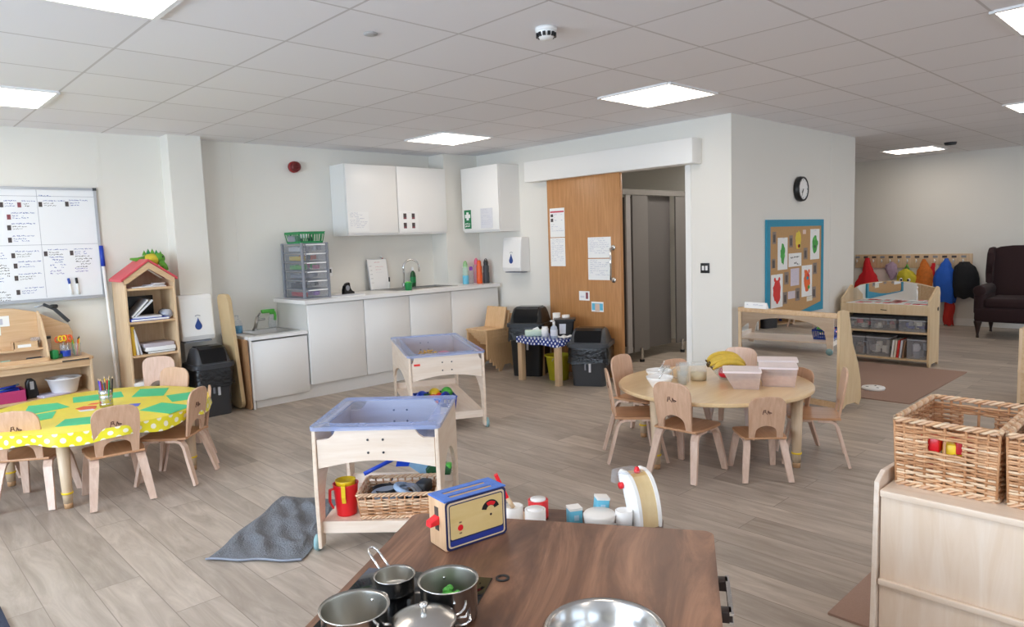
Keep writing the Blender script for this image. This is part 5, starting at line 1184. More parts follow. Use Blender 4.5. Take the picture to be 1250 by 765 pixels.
CO = mat('bag_orange', '#d9782c', .8, var=.3, scale=30); CL = mat('hat_lilac', '#b59aae', .9, var=.2, scale=30); CY = mat('bag_yellow', '#d4c534', .7, var=.12, scale=12)
garment('red_coat', 'red hooded coat hanging at the left of the coat rail', 'coat', 3.98, .96, .48, [.03, .05, .075, .13, .17, .18], .07, CR, 1, FX - .06)
garment('lilac_hat', 'lilac woolly hat hanging on the coat rail', 'hat', 3.64, .90, .64, [.02, .075, .085, .075, .05, .012], .05, CL, 2)
def owl(t):
    for s_ in (-1, 1):
        part('eye_patch', MB().ball((-.055, s_ * .045, .64), .034, PAPER, 14, sx=.5), t); part('pupil', MB().ball((-.072, s_ * .045, .64), .016, BLK, 10, sx=.5), t)
    part('strap', MB().tube([(0, -.03, .79), (.03, 0, .86), (.02, .03, .79)], .01, LIME, 6), t); part('beak', MB().lathe([(.016, 0), (0, .03)], BRN, 8, (-.06, 0, .60)), t)
garment('yellow_backpack', "child's yellow backpack with two big round eyes hanging on the rail", 'bag', 3.435, .80, .52, [.03, .10, .125, .125, .12, .08], .075, CY, 3, FX - .085, owl)
garment('orange_coat', 'orange patterned coat hanging beside the yellow backpack', 'coat', 3.20, .94, .50, [.02, .055, .10, .11, .115, .115], .07, CO, 4)
garment('red_scarf', 'red garment edge behind the orange coat', 'coat', 3.10, .88, .55, [.02, .04, .05, .05, .04], .04, CR, 5, FX - .06)
garment('cream_coat', 'cream and grey fluffy coat edge beside the blue coat', 'coat', 3.035, .86, .50, [.02, .04, .06, .08, .08], .05, mat('coat_cream', '#cfc8b4', .9, var=.35, scale=40, bump=.5), 8, FX - .06)
garment('blue_coat', 'bright blue coat hanging long from the rail', 'coat', 2.93, .95, .33, [.02, .07, .12, .14, .14, .13, .12], .09, CB, 6, FX - .10)
garment('black_coat', 'black coat hanging at the right end of the rail', 'coat', 2.69, .90, .40, [.06, .13, .15, .16, .17, .14, .11], .09, CK, 7, FX - .10)
garment('red_trousers', 'red waterproof trousers hanging low under the blue coat', 'trousers', 2.875, .35, .01, [.05, .065, .065, .06, .06, .055], .05, mat('trouser_red', '#c02a22', .6, var=.1), 9, FX - .10)
# ================================================================== wing armchair
t = thing('wing_armchair', 'dark brown wing armchair with turned front legs at the right edge', 'armchair', (10.55, 1.93, 0), radians(90))
# local: -Y is to camera-left ... sitter faces local +Y -> world -X
AW, AD = .41, .37
for sx in (-1, 1):
    for sy in (-1, 1): part('leg', MB().lathe([(0, 0), (.018, 0), (.016, .02), (.014, .04), (.03, .13), (.045, .19), (.045, .21), (0, .21)], DKWOOD, 14, (sx * (AW - .05), sy * (AD - .04), 0)), t)
part('seat_base', MB().box((0, 0, .29), (2 * AW - .02, 2 * AD, .18), BROWNF, 0, .03), t)
part('seat_cushion', MB().box((0, .04, .43), (2 * AW - .2, 2 * AD - .1, .13), BROWNF, 0, .045, None, 3), t)
for sx in (-1, 1):
    m = MB(); m.box((sx * (AW - .055), .01, .44), (.11, 2 * AD - .04, .3), BROWNF, 0, .03); 
    m.lathe([(0, 0), (.055, 0), (.068, .012), (.068, .03), (.068, .55), (0, .56)], BROWNF, 20, (0, 0, 0), Matrix.Translation((sx * (AW - .06), .368, .585)) @ Matrix.Rotation(radians(90), 4, 'X')); part('arm', m, t)
X = Matrix.Translation((0, -AD + .09, .36)) @ Matrix.Rotation(radians(10), 4, 'X')
bp_ = [(-AW + .05, 0), (-AW + .03, .5)] + arc(-AW + .12, .66, .09, pi, pi / 2, 5) + [(-.15, .765), (.15, .765)] + arc(AW - .12, .66, .09, pi / 2, 0, 5) + [(AW - .03, .5), (AW - .05, 0)]
part('backrest', MB().prism(bp_, -.07, .07, 'xz', BROWNF, .035, X), t)
for sx in (-1, 1):
    wg = [(-.06, .27), (-.07, .72), (.0, .76), (.09, .74), (.15, .66), (.16, .52), (.10, .40), (.14, .27)]
    part('wing', MB().prism(wg, sx * (AW - .035) - .04, sx * (AW - .035) + .04, 'yz', BROWNF, .03, X), t)
# ================================================================== water and sand tray tables
def tray_table(label, loc, rz, w, l, tub, rim, notch=True, mark=False, inner=None):
    t = thing('tray_table', label, 'play table', loc, rz); H_ = .583; hw, hl = w / 2, l / 2
    def endp(y0, y1, up):
        n_ = .085 if notch else .03; p = [(-hw + .012, .398), (-hw + .012, H_ - .05)]
        p += [(-hw + n_ * .75, H_ - .05), (-hw + n_, H_ - .035), (-hw + n_ * 1.2, H_ - .005), (-hw + n_ * 1.45, H_)] + [(hw - n_ * 1.45, H_), (hw - n_ * 1.2, H_ - .005), (hw - n_, H_ - .035), (hw - n_ * .75, H_ - .05)]
        p += [(hw - .012, H_ - .05), (hw - .012, .398)] + [(hw - .012 - (w - .024) * i / 14, .398 + .036 * sin(pi * i / 14)) for i in range(1, 14)]
        b = MB().prism(p, y0, y1, 'xz', BIRCHX, .002)
        for a in (-.035, .035):
            for c in (.47, .53): b.lathe([(0, 0), (.0055, 0), (.0055, .002), (0, .002)], BLKM, 8, (0, 0, 0), Matrix.Translation((a, y0 - .0003, c)) @ Matrix.Rotation(radians(90), 4, 'X'))
        return b
    part('end_panel', endp(-hl, -hl + .018, 0), t); part('end_panel', endp(hl - .018, hl, 0), t)
    f = .03
    for s_ in (-1, 1):
        p = [(-hl - .004, .02), (-hl - .012, .3), (-hl - .004, .575), (hl + .004, .575), (hl + .012, .3), (hl + .004, .02), (hl - .055, .02), (hl - .075, .2)]
        p += [(hl - .085 - (l - .17) * i / 14, .27 + .13 * sin(pi * i / 14) ** .6) for i in range(15)] + [(-hl + .075, .2), (-hl + .055, .02)]
        part('side_panel', MB().prism(p, s_ * hw - .009, s_ * hw + .009, 'yz', BIRCHY, .004), t)
    sh = MB(); sh.b2(-hw + .01, hw - .01, -hl + .03, hl - .03, .125, .14, BIRCHY); sh.b2(-hw + .01, hw - .01, -hl + .02, -hl + .035, .085, .14, BIRCHX); sh.b2(-hw + .01, hw - .01, hl - .035, hl - .02, .12, .19, BIRCHX); part('shelf', sh, t)
    for s_ in (-1, 1): part('caster', MB().lathe([(0, 0), (.036, 0), (.038, .01), (.036, .022), (0, .022)], clear('caster_blue' + label[:3], '#9ec6cc', .75, .3), 20, (0, 0, 0), Matrix.Translation((s_ * (hw + .02) - .011, -hl + .03, .038)) @ Matrix.Rotation(radians(90), 4, 'Y')), t)
    b = MB(); zt, zb = .59, .43; ix, iy = hw - .05, hl - .05; lo = rrect(-ix * .92, ix * .92, -iy * .93, iy * .93, .03, 4); hi = rrect(-ix, ix, -iy, iy, .04, 4); n = len(lo)
    b.raw([(x, y, zb) for x, y in lo] + [(x, y, zt) for x, y in hi], [(i, (i + 1) % n, n + (i + 1) % n, n + i) for i in range(n)] + [tuple(range(n))], tub); o = part('tub', b, t)
    r = MB(); out = rrect(-hw - .018, hw + .018, -hl - .018, hl + .018, .03, 4)
    r.raw([(x, y, zt) for x, y in hi] + [(x, y, zt + .006) for x, y in hi] + [(x, y, zt + .006) for x, y in out] + [(x, y, zt - .012) for x, y in out], [(k * n + i, k * n + (i + 1) % n, (k + 1) * n + (i + 1) % n, (k + 1) * n + i) for k in range(3) for i in range(n)], rim)
    part('rim', r, t)
    return t
T1 = (1.895, 2.895); A1 = radians(-46.5)
t = tray_table('water play table with a blue clear tub and baskets on its low shelf', (T1[0], T1[1], 0), A1, .565, .58, TUBB, TUBRIM)
part('drain_plug', MB().lathe([(0, 0), (.035, 0), (.035, .03), (0, .03)], BLKM, 16, (-.15, -.12, .40)), t)
T2 = (3.455, 4.56); A2 = radians(-28)
t = tray_table('longer sand play table behind, holding a clear tub of pasta', (T2[0], T2[1], 0), A2, .55, 1.12, TUBC, TUBRIM, False)
part('brand_sticker', MB().b2(-.245, -.20, -.5625, -.56, .515, .53, PR), t, 'small red sticker')
def loc2(o, a, x, y): return (o[0] + x * cos(a) - y * sin(a), o[1] + x * sin(a) + y * cos(a))
m = MB(); rnd = random.Random(9)
for i in range(160):
    x, y = rnd.gauss(-.05, .08), rnd.gauss(-.05, .13); z0 = rnd.uniform(.3, 1.) * .085 * math.exp(-((x + .05) ** 2 / .016 + (y + .05) ** 2 / .03)) + .006
    m.tube([(x, y, z0), (x + rnd.uniform(-.02, .02), y + rnd.uniform(-.02, .02), z0 + .006)], .006, SAND, 5)
p = loc2(T2, A2, .02, .17); o = solo('pasta_shapes', m, 'heap of yellow dried pasta shapes in the sand table tub', 'pasta', (p[0], p[1], .431), A2); o['kind'] = 'stuff'
p = loc2(T2, A2, .12, .25); m = MB(); m.ball((0, 0, .03), .06, mat('pink_cloth', '#c98aa0', .7), 14, sz=.5); solo('pink_cloth_heap', m, 'small pink heap in the far corner of the sand table tub', 'cloth', (p[0], p[1], .431))
p = loc2(T2, A2, -.08, -.40); t = thing('blue_toy_basket', 'blue slotted basket of bright plastic toys on the sand table shelf', 'basket', (p[0], p[1], .140), A2); part('tub', slat_basket(MB(), .27, .20, .12, mat('basket_navy', '#1c3f9e', .4)), t)
tp = [(BLUEB, 'ball', 'bright blue toy ball at the left of the blue toy basket'), (DGRN, 'box', 'dark green plastic toy in the blue toy basket'), (ORG, 'box', 'orange plastic toy in the blue toy basket'), (YEL, 'ball', 'yellow plastic toy in the blue toy basket'), (RED, 'box', 'red plastic toy in the blue toy basket'), (BLUE, 'arch', 'dark blue looped toy sticking out of the blue toy basket'), (LIME, 'ball', 'lime green toy in the blue toy basket')]
for i, (mm, k, lb) in enumerate(tp):
    q = loc2(p, A2, -.09 + .032 * i, .03 - .045 * (i % 3)); m = MB()
    if k == 'ball': m.ball((0, 0, .045), .045, mm, 16); m.lathe([(.045, .04), (.05, .045), (.045, .05)], mm, 16)
    elif k == 'box': m.prism([(-.06, 0), (.06, 0), (.05, .04), (.0, .06), (-.045, .035)], -.025, .025, 'xz', mm, .008)
    else: m.tube([(.06 * cos(a), 0, .06 * sin(a)) for a in [pi * j / 10 for j in range(11)]], .014, mm, 8)
    solo('plastic_toy', m, lb, 'toy', (q[0], q[1], .215 if i else .20), .7 * i)
# things on the water table shelf
def jug(label, x, y, z, r, h, m, a):
    t = thing('measuring_jug', label, 'jug', (x, y, z), a); part('body', MB().lathe([(0, 0), (r * .8, 0), (r * .82, .008), (r, h - .01), (r * 1.06, h), (r * .98, h), (r * .76, .012), (0, .01)], m, 24), t)
    part('handle', MB().strip([(0, -r * .9, h * .9), (0, -r * 1.35, h * .88), (0, -r * 1.4, h * .5), (0, -r * 1.15, h * .28)], .018, .008, (1, 0, 0), m), t)
    return t
RT = mat('jug_red', '#e8222a', .3, var=.03); YT = mat('jug_yellow', '#f4d02a', .3, var=.03)
q = loc2(T1, A1, -.185, -.17); jug('red plastic jug on the water table shelf', q[0], q[1], .14, .058, .15, RT, A1 - .9)
jug('yellow plastic jug nested inside the red jug', q[0], q[1], .172, .046, .135, YT, A1 + .1)
# ---- wicker baskets
def wicker(t, L, W, H, pitch, r, flare=.0, mw=WICK, handles=True, per=None):
    hl, hw = L / 2, W / 2; rnd = random.Random(int(L * 1000)); per = per or .034
    def ring(k, z):
        f = 1 + flare * z / H; a, b = hl * f, hw * f; pts = []; segs = [((-a, -b), (a, -b)), ((a, -b), (a, b)), ((a, b), (-a, b)), ((-a, b), (-a, -b))]; s = 0
        for (p, q) in segs:
            p, q = Vector((p[0], p[1], 0)), Vector((q[0], q[1], 0)); l = (q - p).length; n = max(2, round(l / per)) * 4; nn = Vector(((q - p).y, -(q - p).x, 0)).normalized()
            for i in range(n):
                u = i / n; ph = u * (n / 4) * pi + k * pi
                amp = .0042 * min(1, u * 8, (1 - u) * 8 + .15)
                pts.append(p + (q - p) * u + nn * (amp * sin(ph)) + Vector((0, 0, z + .0012 * sin(k * 3 + u * 9))))
        return pts
    nr = int((H - .02) / pitch); slot = (L * .20, H - .088, H - .045)
    wv = MB()
    for k in range(nr):
        z = .01 + k * pitch; pts = ring(k, z); mm = (mw, mw, WICKL, mw, WICKD)[rnd.randrange(5)]
        if handles and slot[1] < z < slot[2]:
            runs, cur = [], []
            for p in pts + [pts[0]]:
                if abs(p.x) < slot[0] / 1.2 and abs(abs(p.y) - hw * (1 + flare * z / H)) < .012:
                    if cur: runs.append(cur)
                    cur = []
                else: cur.append(p)
            if cur: runs.append(cur)
            for c_ in runs:
                if len(c_) > 1: wv.tube(c_, r, mm, 5)
        else: wv.tube(pts, r, mm, 5, True)
    part('weave', wv, t)
    sk_ = MB(); f = 1 + flare
    def stake(x, y): sk_.tube([(x, y, .004), (x * f, y * f, H - .006)], r * 1.0, WICKD, 5)
    n = max(2, round(L / per / 2)) * 2; m_ = max(3, round(W / per))
    for i in range(n + 1):
        x = -hl + L * i / n
        if handles and abs(x) < slot[0] / 1.2 and abs(x) > per * .3: 
            for y in (-hw, hw): sk_.tube([(x, y, .004), (x, y, slot[1])], r, WICKD, 5)
            continue
        stake(x, -hw); stake(x, hw)
    for i in range(1, m_): y = -hw + W * i / m_; stake(-hl, y); stake(hl, y)
    part('stakes', sk_, t)
    for s_, (zz, big) in enumerate(((.008, 1.2), (H, 1.4))):
        br = MB(); ff = 1 + flare * zz / H; a, b = hl * ff, hw * ff
        for st in range(3):
            pts = []
            for (p, q) in (((-a, -b), (a, -b)), ((a, -b), (a, b)), ((a, b), (-a, b)), ((-a, b), (-a, -b))):
                p, q = Vector((p[0], p[1], zz)), Vector((q[0], q[1], zz)); n = max(6, int((q - p).length / .007)); d = (q - p).normalized(); nn = Vector((d.y, -d.x, 0))
                for i in range(n):
                    ph = 2 * pi * i / 9 + st * 2 * pi / 3; pts.append(p + (q - p) * (i / n) + nn * (r * 1.5 * cos(ph)) + Vector((0, 0, r * 1.3 * sin(ph))))
            br.tube(pts, r * big * .75, (WICKL, mw, WICKP)[st], 5, True)
        part('braided_rim', br, t)
    part('base', MB().b2(-hl + .004, hl - .004, -hw + .004, hw - .004, .002, .01, WICKD), t)
q = loc2(T1, A1, .07, -.12); t = thing('wicker_basket', 'shallow wicker basket of dark toys on the water table shelf', 'basket', (q[0], q[1], .1415), A1 + .05); wicker(t, .34, .24, .115, .0080, .0045, .08, WICKP, False)
m = MB(); rnd = random.Random(21)
bk = q; zc = .155
def inb(name, label, cat, mb, x, y, z, a=0): 
    p = loc2(bk, A1 + .05, x, y); return solo(name, mb, label, cat, (p[0], p[1], z), a)
DG = mat('toy_dark_grey', '#2c2f33', .5, var=.3, scale=30); SLV = mat('toy_silver', '#b7c0cc', .3, .5, var=.2); PBL = mat('toy_pale_blue', '#9fb6d2', .4)
inb('grey_toy_dish', 'grey metal dish lying in the shallow wicker basket', 'toy', MB().lathe([(0, 0), (.07, .0), (.09, .03), (.085, .03), (.065, .006), (0, .006)], SLV, 22), -.05, -.03, .205, .3)
inb('pale_blue_toy', 'pale blue curved toy in the middle of the shallow wicker basket', 'toy', MB().tube([(.06 * cos(a), .05 * sin(a), .02 + .02 * sin(a)) for a in [pi * 1.4 * j / 12 for j in range(13)]], .014, PBL, 8), .03, -.02, .22, 1.)
inb('silver_toy_fork', 'silver toy fork heads at the right of the shallow wicker basket', 'toy', MB().strip([(0, 0, 0), (.03, 0, .03), (.07, .01, .035)], .03, .004, (0, 1, 0), SLV).strip([(0, .03, 0), (.03, .035, .035), (.07, .05, .03)], .014, .004, (0, 1, 0), SLV), .09, .0, .22, 2.)
inb('dark_toy_pan', 'dark grey toy pan at the left of the shallow wicker basket', 'toy', MB().lathe([(0, 0), (.055, 0), (.06, .03), (.055, .03), (.05, .005), (0, .005)], DG, 20).tube([(.055, 0, .02), (.13, .01, .035)], .007, DG, 6), -.09, .05, .20, .6)
inb('dark_toy_block', 'black toy block at the right end of the shallow wicker basket', 'toy', MB().box((0, 0, .03), (.09, .06, .06), DG, 0, .012), .10, .06, .195, .5)
inb('dark_toy_lump', 'black crumpled toy beneath the silver dish in the wicker basket', 'toy', MB().box((0, 0, .025), (.2, .14, .05), DG, .2, .02), -.01, .0, .152, .2)
# items behind the basket on the shelf
q = loc2(T1, A1, .0, .13); t = thing('blue_spade', 'blue plastic spade leaning behind the wicker basket', 'spade', (q[0], q[1], .215), A1)
part('blade', MB().grid(lambda u, v: (-.01 + .11 * u, -.055 + .11 * v, .095 + .02 * sin(pi * v) + .03 * sin(u * 3)), 8, 8, BLUEB).prism([(-.01, .05), (.09, .05), (.1, .14), (.02, .15)], .0, .012, 'xz', BLUEB, .004), t); part('handle', MB().tube([(.0, 0, .10), (-.16, -.06, .035)], .011, BLUEB, 8), t)
q = loc2(T1, A1, .10, .17); t = thing('pale_blue_tub', 'pale blue clear tub lying tilted behind the wicker basket', 'tub', (q[0], q[1], .24), A1); X = Matrix.Rotation(radians(35), 4, 'Y')
LB2 = clear('pale_tub', '#a8d4f2', .75, .2); lo = rrect(-.07, .07, -.05, .05, .02, 3); n = len(lo)
part('tub', MB().raw([(x * .85, y * .85, 0) for x, y in lo] + [(x, y, .10) for x, y in lo], [(i, (i + 1) % n, n + (i + 1) % n, n + i) for i in range(n)] + [tuple(range(n))], LB2, False, X), t); part('rim', MB().raw([(x, y, .10) for x, y in lo] + [(x * 1.1, y * 1.12, .10) for x, y in lo], [(i, (i + 1) % n, n + (i + 1) % n, n + i) for i in range(n)], LB2, False, X), t)
q = loc2(T1, A1, .22, .10); solo('green_toy_truck', MB().prism([(-.06, 0), (.06, 0), (.065, .03), (.03, .06), (-.04, .055), (-.065, .03)], -.03, .03, 'xz', DGRN, .008).box((.05, 0, .04), (.03, .05, .03), LIME, 0, .008), 'dark green toy at the right behind the wicker basket', 'toy', (q[0], q[1], .235), A1)
# ---- towel on the floor
P0, P1, P2, P3 = Vector((1.085, 3.22)), Vector((1.385, 2.87)), Vector((1.92, 3.42)), Vector((1.71, 3.74))
m = MB()
def tw(u, v):
    p = (P0 * (1 - u) + P1 * u) * (1 - v) + (P3 * (1 - u) + P2 * u) * v
    n_ = .008 * sin(u * 16 + v * 5) * sin(v * 9) + .006 * sin((u + v) * 23) + .010 * max(0, sin(v * 22 + u * 4)) * (u > .15) * (u < .9)
    e = min(1, min(u, 1 - u, v, 1 - v) * 9); p = p + Vector((.012 * sin(v * 12), .010 * sin(u * 14)))
    return (p.x - 1.5, p.y - 3.3, .004 + max(0, .006 + n_) * e + .004 * (1 - v))
m.grid(tw, 70, 70, TOWEL)
t = thing('grey_towel', 'rumpled dark grey towel spread on the floor beside the water table', 'towel', (1.5, 3.3, 0)); part('cloth', m, t)
part('hem', MB().tube([Vector(tw(i / 60, 0)) + Vector((0, 0, .003)) for i in range(61)], .0055, HEM, 6), t, 'pale stitched hem along the front edge')
# ================================================================== foreground play kitchen
KA = atan2(-.843, .537); KO = (1.215, 1.738); KZ = .58
# local frame: x along the back edge (to the right in view), y away from the camera; origin at the back-left corner, y negative towards us
def KL(px, py):
    dx, dy = px - KO[0], py - KO[1]; return (dx * cos(KA) + dy * sin(KA), -dx * sin(KA) + dy * cos(KA))
t = thing('play_kitchen', 'toy kitchen unit with a dark walnut worktop and black hob in the foreground', 'toy kitchen', (KO[0], KO[1], 0), KA)
KW, KD = .885, .80
BC, BR = KL(1.09, .895), .125
# worktop with a round hole for the bowl: ring of quads between the hole and the outline
b = MB(); out = rrect(-.0, KW, -KD, .0, .03, 6); N_ = 96
def ray_out(a):
    best = None
    for i in range(len(out)):
        (x0, y0), (x1, y1) = out[i], out[(i + 1) % len(out)]; dx, dy = cos(a), sin(a); ex, ey = x1 - x0, y1 - y0; d = dx * ey - dy * ex
        if abs(d) < 1e-12: continue
        s = ((x0 - BC[0]) * ey - (y0 - BC[1]) * ex) / d; u = ((x0 - BC[0]) * dy - (y0 - BC[1]) * dx) / d
        if s > 0 and -1e-6 <= u <= 1 + 1e-6: best = s if best is None else max(best, s)
    return (BC[0] + best * cos(a), BC[1] + best * sin(a))
angs = sorted([2 * pi * i / N_ for i in range(N_)] + [atan2(y - BC[1], x - BC[0]) % (2 * pi) for x, y in out]); n = len(angs)
hi_ = [(BC[0] + (BR - .008) * cos(a), BC[1] + (BR - .008) * sin(a)) for a in angs]; ho = [ray_out(a) for a in angs]
vs = [(x, y, KZ) for x, y in hi_] + [(x, y, KZ) for x, y in ho] + [(x, y, KZ - .022) for x, y in ho] + [(x, y, KZ - .022) for x, y in hi_]
b.raw(vs, [(k * n + i, k * n + (i + 1) % n, ((k + 1) % 4) * n + (i + 1) % n, ((k + 1) % 4) * n + i) for k in range(4) for i in range(n)], None or wood('walnut_worktop', '#452c22', '#a87c60', 'y', 1.0, .40, 6, .05, 8, 2.2, '#74523f'))
part('worktop', b, t)
sp = MB(); KPAN = wood('kitchen_walnut_side', '#4f3629', '#7d5b47', 'z', 2, .45, 9)
for x in (.02, KW - .038): part('side_panel', MB().b2(x, x + .018, -KD + .03, -.02, 0, KZ - .022, KPAN), t)
part('back_panel', MB().b2(.038, KW - .038, -.035, -.02, .03, KZ - .022, KPAN), t); part('front_panel', MB().b2(.038, KW - .038, -KD + .03, -KD + .045, .05, KZ - .16, KPAN), t)
part('sink_bowl', MB().lathe([(BR + .004, .0), (BR + .006, .006), (BR, .010), (BR - .008, .004), (BR - .014, -.03), (BR - .05, -.085), (0, -.095)], STEEL, 64, (BC[0], BC[1], KZ)), t)
h0, h1 = KL(.907, 1.517), KL(1.09, 1.244)
hx0, hx1, hy = h0[0], h1[0], (h0[1] + h1[1]) / 2
part('hob', MB().b2(hx0, hx1, hy - .36, hy, KZ, KZ + .004, HOBG, .001), t)
rg = KL(1.103, 1.229); part('hob_ring', MB().lathe([(.011, 0), (.017, 0), (.017, .003), (.011, .003), (.011, 0)], BLK, 24, (rg[0] + .004, rg[1], KZ + .0005)), t)
# towel rail on the right side
q0, q1 = KL(1.577, .904), KL(1.451, .815)
m = MB(); xr = KW + .002; zz = .50
for yy in (q0[1], q1[1]): m.b2(xr - .024, xr + .03, yy - .016, yy + .016, zz - .014, zz + .014, DKWOOD, .003)
m.b2(xr + .022, xr + .032, q1[1] - .02, q0[1] + .02, zz + .008, zz + .014, CHROME); m.b2(xr + .022, xr + .032, q1[1] - .02, q0[1] + .02, zz - .014, zz - .008, CHROME)
part('towel_rail', m, t)
# ---- pots (placed by their rim centres)
PZ = KZ + .0045
PAN = mat('pan_steel', '#c5c3bf', .24, 1., var=.05, scale=7); PANI = mat('pan_inside', '#b9b6ae', .34, 1., var=.06, scale=6)
def pan(label, x, y, r, h, name='toy_saucepan'):
    t = thing(name, label, 'pan', (x, y, PZ))
    part('body', MB().lathe([(0, 0), (r * .94, 0), (r * .98, .006), (r * .98, h - .004), (r * 1.05, h), (r * 1.05, h + .003), (r * .97, h)], PAN, 48).lathe([(r * .97, h), (r * .95, h - .006), (r * .94, .008), (r * .9, .004), (0, .004)], PANI, 48), t)
    return t
def loop(t, r, z, a, w=.026, d=.024, rr=.0032, up=0.):
    c, s = cos(a), sin(a); P = lambda u, v, q=0: (c * u - s * v, s * u + c * v, z + q)
    part('handle', MB().tube([P(r, -w)] + [P(r + d * sin(k), -w * cos(k), up * sin(k)) for k in [pi * i / 10 for i in range(1, 10)]] + [P(r, w)], rr, CHROME, 8), t)
    part('rivet', MB().ball(P(r * .955, w * .2, -.004), .004, CHROME, 8), t)
t = pan('big open steel toy stock pot at the front left of the hob', .70, 1.235, .069, .082, 'toy_stock_pot'); loop(t, .069, .068, .35); loop(t, .069, .068, pi + .35)
t = pan('open steel toy pot with green play food inside, right of the hob', .905, 1.183, .064, .082, 'toy_cooking_pot'); loop(t, .064, .062, -2.15, .03, .028, .0032, -.014); loop(t, .064, .062, .99)
m = MB(); rnd = random.Random(4); GF = mat('green_play_food', '#57b04a', .6, var=.3, scale=80, bump=.5)
m.lathe([(.034, 0), (.032, .012), (.024, .030), (.012, .042), (0, .045)], GF, 16)
for i in range(9): m.ball((rnd.uniform(-.02, .02), rnd.uniform(-.02, .02), .034 + rnd.uniform(0, .010)), .009, GF, 8)
solo('green_play_food', m, 'lump of green play food at the bottom of the steel toy pot', 'play food', (.905, 1.188, PZ + .007))
t = pan('small steel toy saucepan with a long wire handle, at the back of the hob', .885, 1.365, .047, .04)
a = radians(82)
c_, s_ = cos(a), sin(a); P = lambda u, v, z: (c_ * u - s_ * v, s_ * u + c_ * v, z)
part('handle', MB().tube([P(.048, -.012, .036), P(.115, -.012, .058), P(.128, -.007, .062), P(.131, 0, .063), P(.128, .007, .062), P(.115, .012, .058), P(.048, .012, .036)], .003, CHROME, 8), t)
t = pan('lidded steel toy pot at the front edge of the hob', .790, 1.118, .060, .058, 'toy_lidded_pot')
lid = part('lid', MB().lathe([(.064, .060), (.066, .064), (.060, .066), (.045, .074), (.02, .080), (0, .081)], PAN, 48), t); part('knob', MB().lathe([(0, .08), (.006, .08), (.005, .088), (.009, .092), (.008, .098), (0, .100)], CHROME, 18), lid)
for a in (-.85 + .2, pi - .65):
    c_, s_ = cos(a), sin(a); P = lambda u, v, z: (c_ * u - s_ * v, s_ * u + c_ * v, z)
    part('handle', MB().tube([P(.062, -.014, .05), P(.085, -.014, .052), P(.092, -.022, .064), P(.092, .022, .064), P(.085, .014, .052), P(.062, .014, .05)], .003, CHROME, 8), t)
# ---- toaster
TA = atan2(1.415 - 1.442, 1.302 - 1.102); t = thing('toy_toaster', 'wooden toy toaster with blue top and red lever on the walnut worktop', 'toy toaster', (1.102, 1.442, KZ + .0005), TA)
TW_, TD_, THH = .200, .088, .140; TWD = wood('toaster_wood', '#c49a74', '#d9b48e', 'z', 4, .45, 10)
b = MB(); b.b2(0, TW_, 0, TD_, 0, THH - .004, TWD, .004); part('body', b, t)
sl = MB(); ys = [.0, .020, .034, .054, .068, TD_]
TB = mat('toaster_blue', '#4a74c4', .5, var=.25, scale=70)
sl.b2(.0, TW_, 0, .018, THH - .004, THH, TB); sl.b2(0, TW_, .034, .052, THH - .004, THH, TB); sl.b2(0, TW_, .068, TD_, THH - .004, THH, TB)
for y0, y1 in ((.018, .034), (.052, .068)): sl.b2(0, .03, y0, y1, THH - .004, THH, TB); sl.b2(.17, TW_, y0, y1, THH - .004, THH, TB)
part('slotted_top', sl, t); sl = MB()
for y0, y1 in ((.018, .034), (.052, .068)): sl.b2(.03, .17, y0, y1, THH - .0045, THH - .003, mat('slot_wood', '#c9a06a', .6))
part('slot_lining', sl, t)
fc = MB(); NV = mat('toaster_navy', '#1f2450', .5); CRF = wood('toaster_face', '#d8b978', '#e4ca90', 'x', 3, .5, 6); CRM = mat('toaster_cream', '#e0c9a8', .5)
fc.prism(rrect(.001, TW_ - .001, .001, THH - .002, .012), -.0006, .0, 'xz', NV); fc.prism(rrect(.007, TW_ - .007, .007, THH - .008, .010), -.0010, .0, 'xz', CRM)
fc.prism(rrect(.012, TW_ - .012, .011, THH - .013, .008), -.0013, .0, 'xz', NV); fc.prism(rrect(.0145, TW_ - .0145, .030, THH - .016, .006), -.0016, 0, 'xz', CRF)
fc.b2(.0135, TW_ - .0135, -.0015, 0, .012, .026, mat('toaster_blue_band', '#22358c', .5))
fc.prism(arc(.145, .082, .030, radians(15), radians(165), 12) + arc(.145, .082, .014, radians(165), radians(15), 8), -.0019, 0, 'xz', BLK)
fc.prism(arc(.145, .082, .026, radians(48), radians(120), 10) + arc(.145, .082, .015, radians(120), radians(48), 6), -.0023, 0, 'xz', RED)
for x, z, r, mm in ((.146, .070, .0035, DKWOOD), (.046, .058, .0085, RED)): fc.prism(arc(x, z, r, 0, 2 * pi, 18)[:-1], -.0020, 0, 'xz', mm)
for z in (.073, .043): fc.b2(.042, .050, -.0019, 0, z - .002, z + .002, BRN)
part('printed_face', fc, t)
m = MB(); m.b2(-.001, .002, .034, .054, .05, .115, DARKIN); part('lever_slot', m, t)
m = MB(); m.prism([(.002, .068), (.002, .092), (-.026, .080), (-.028, .066)], .030, .058, 'xz', RED, .003); part('lever', m, t)
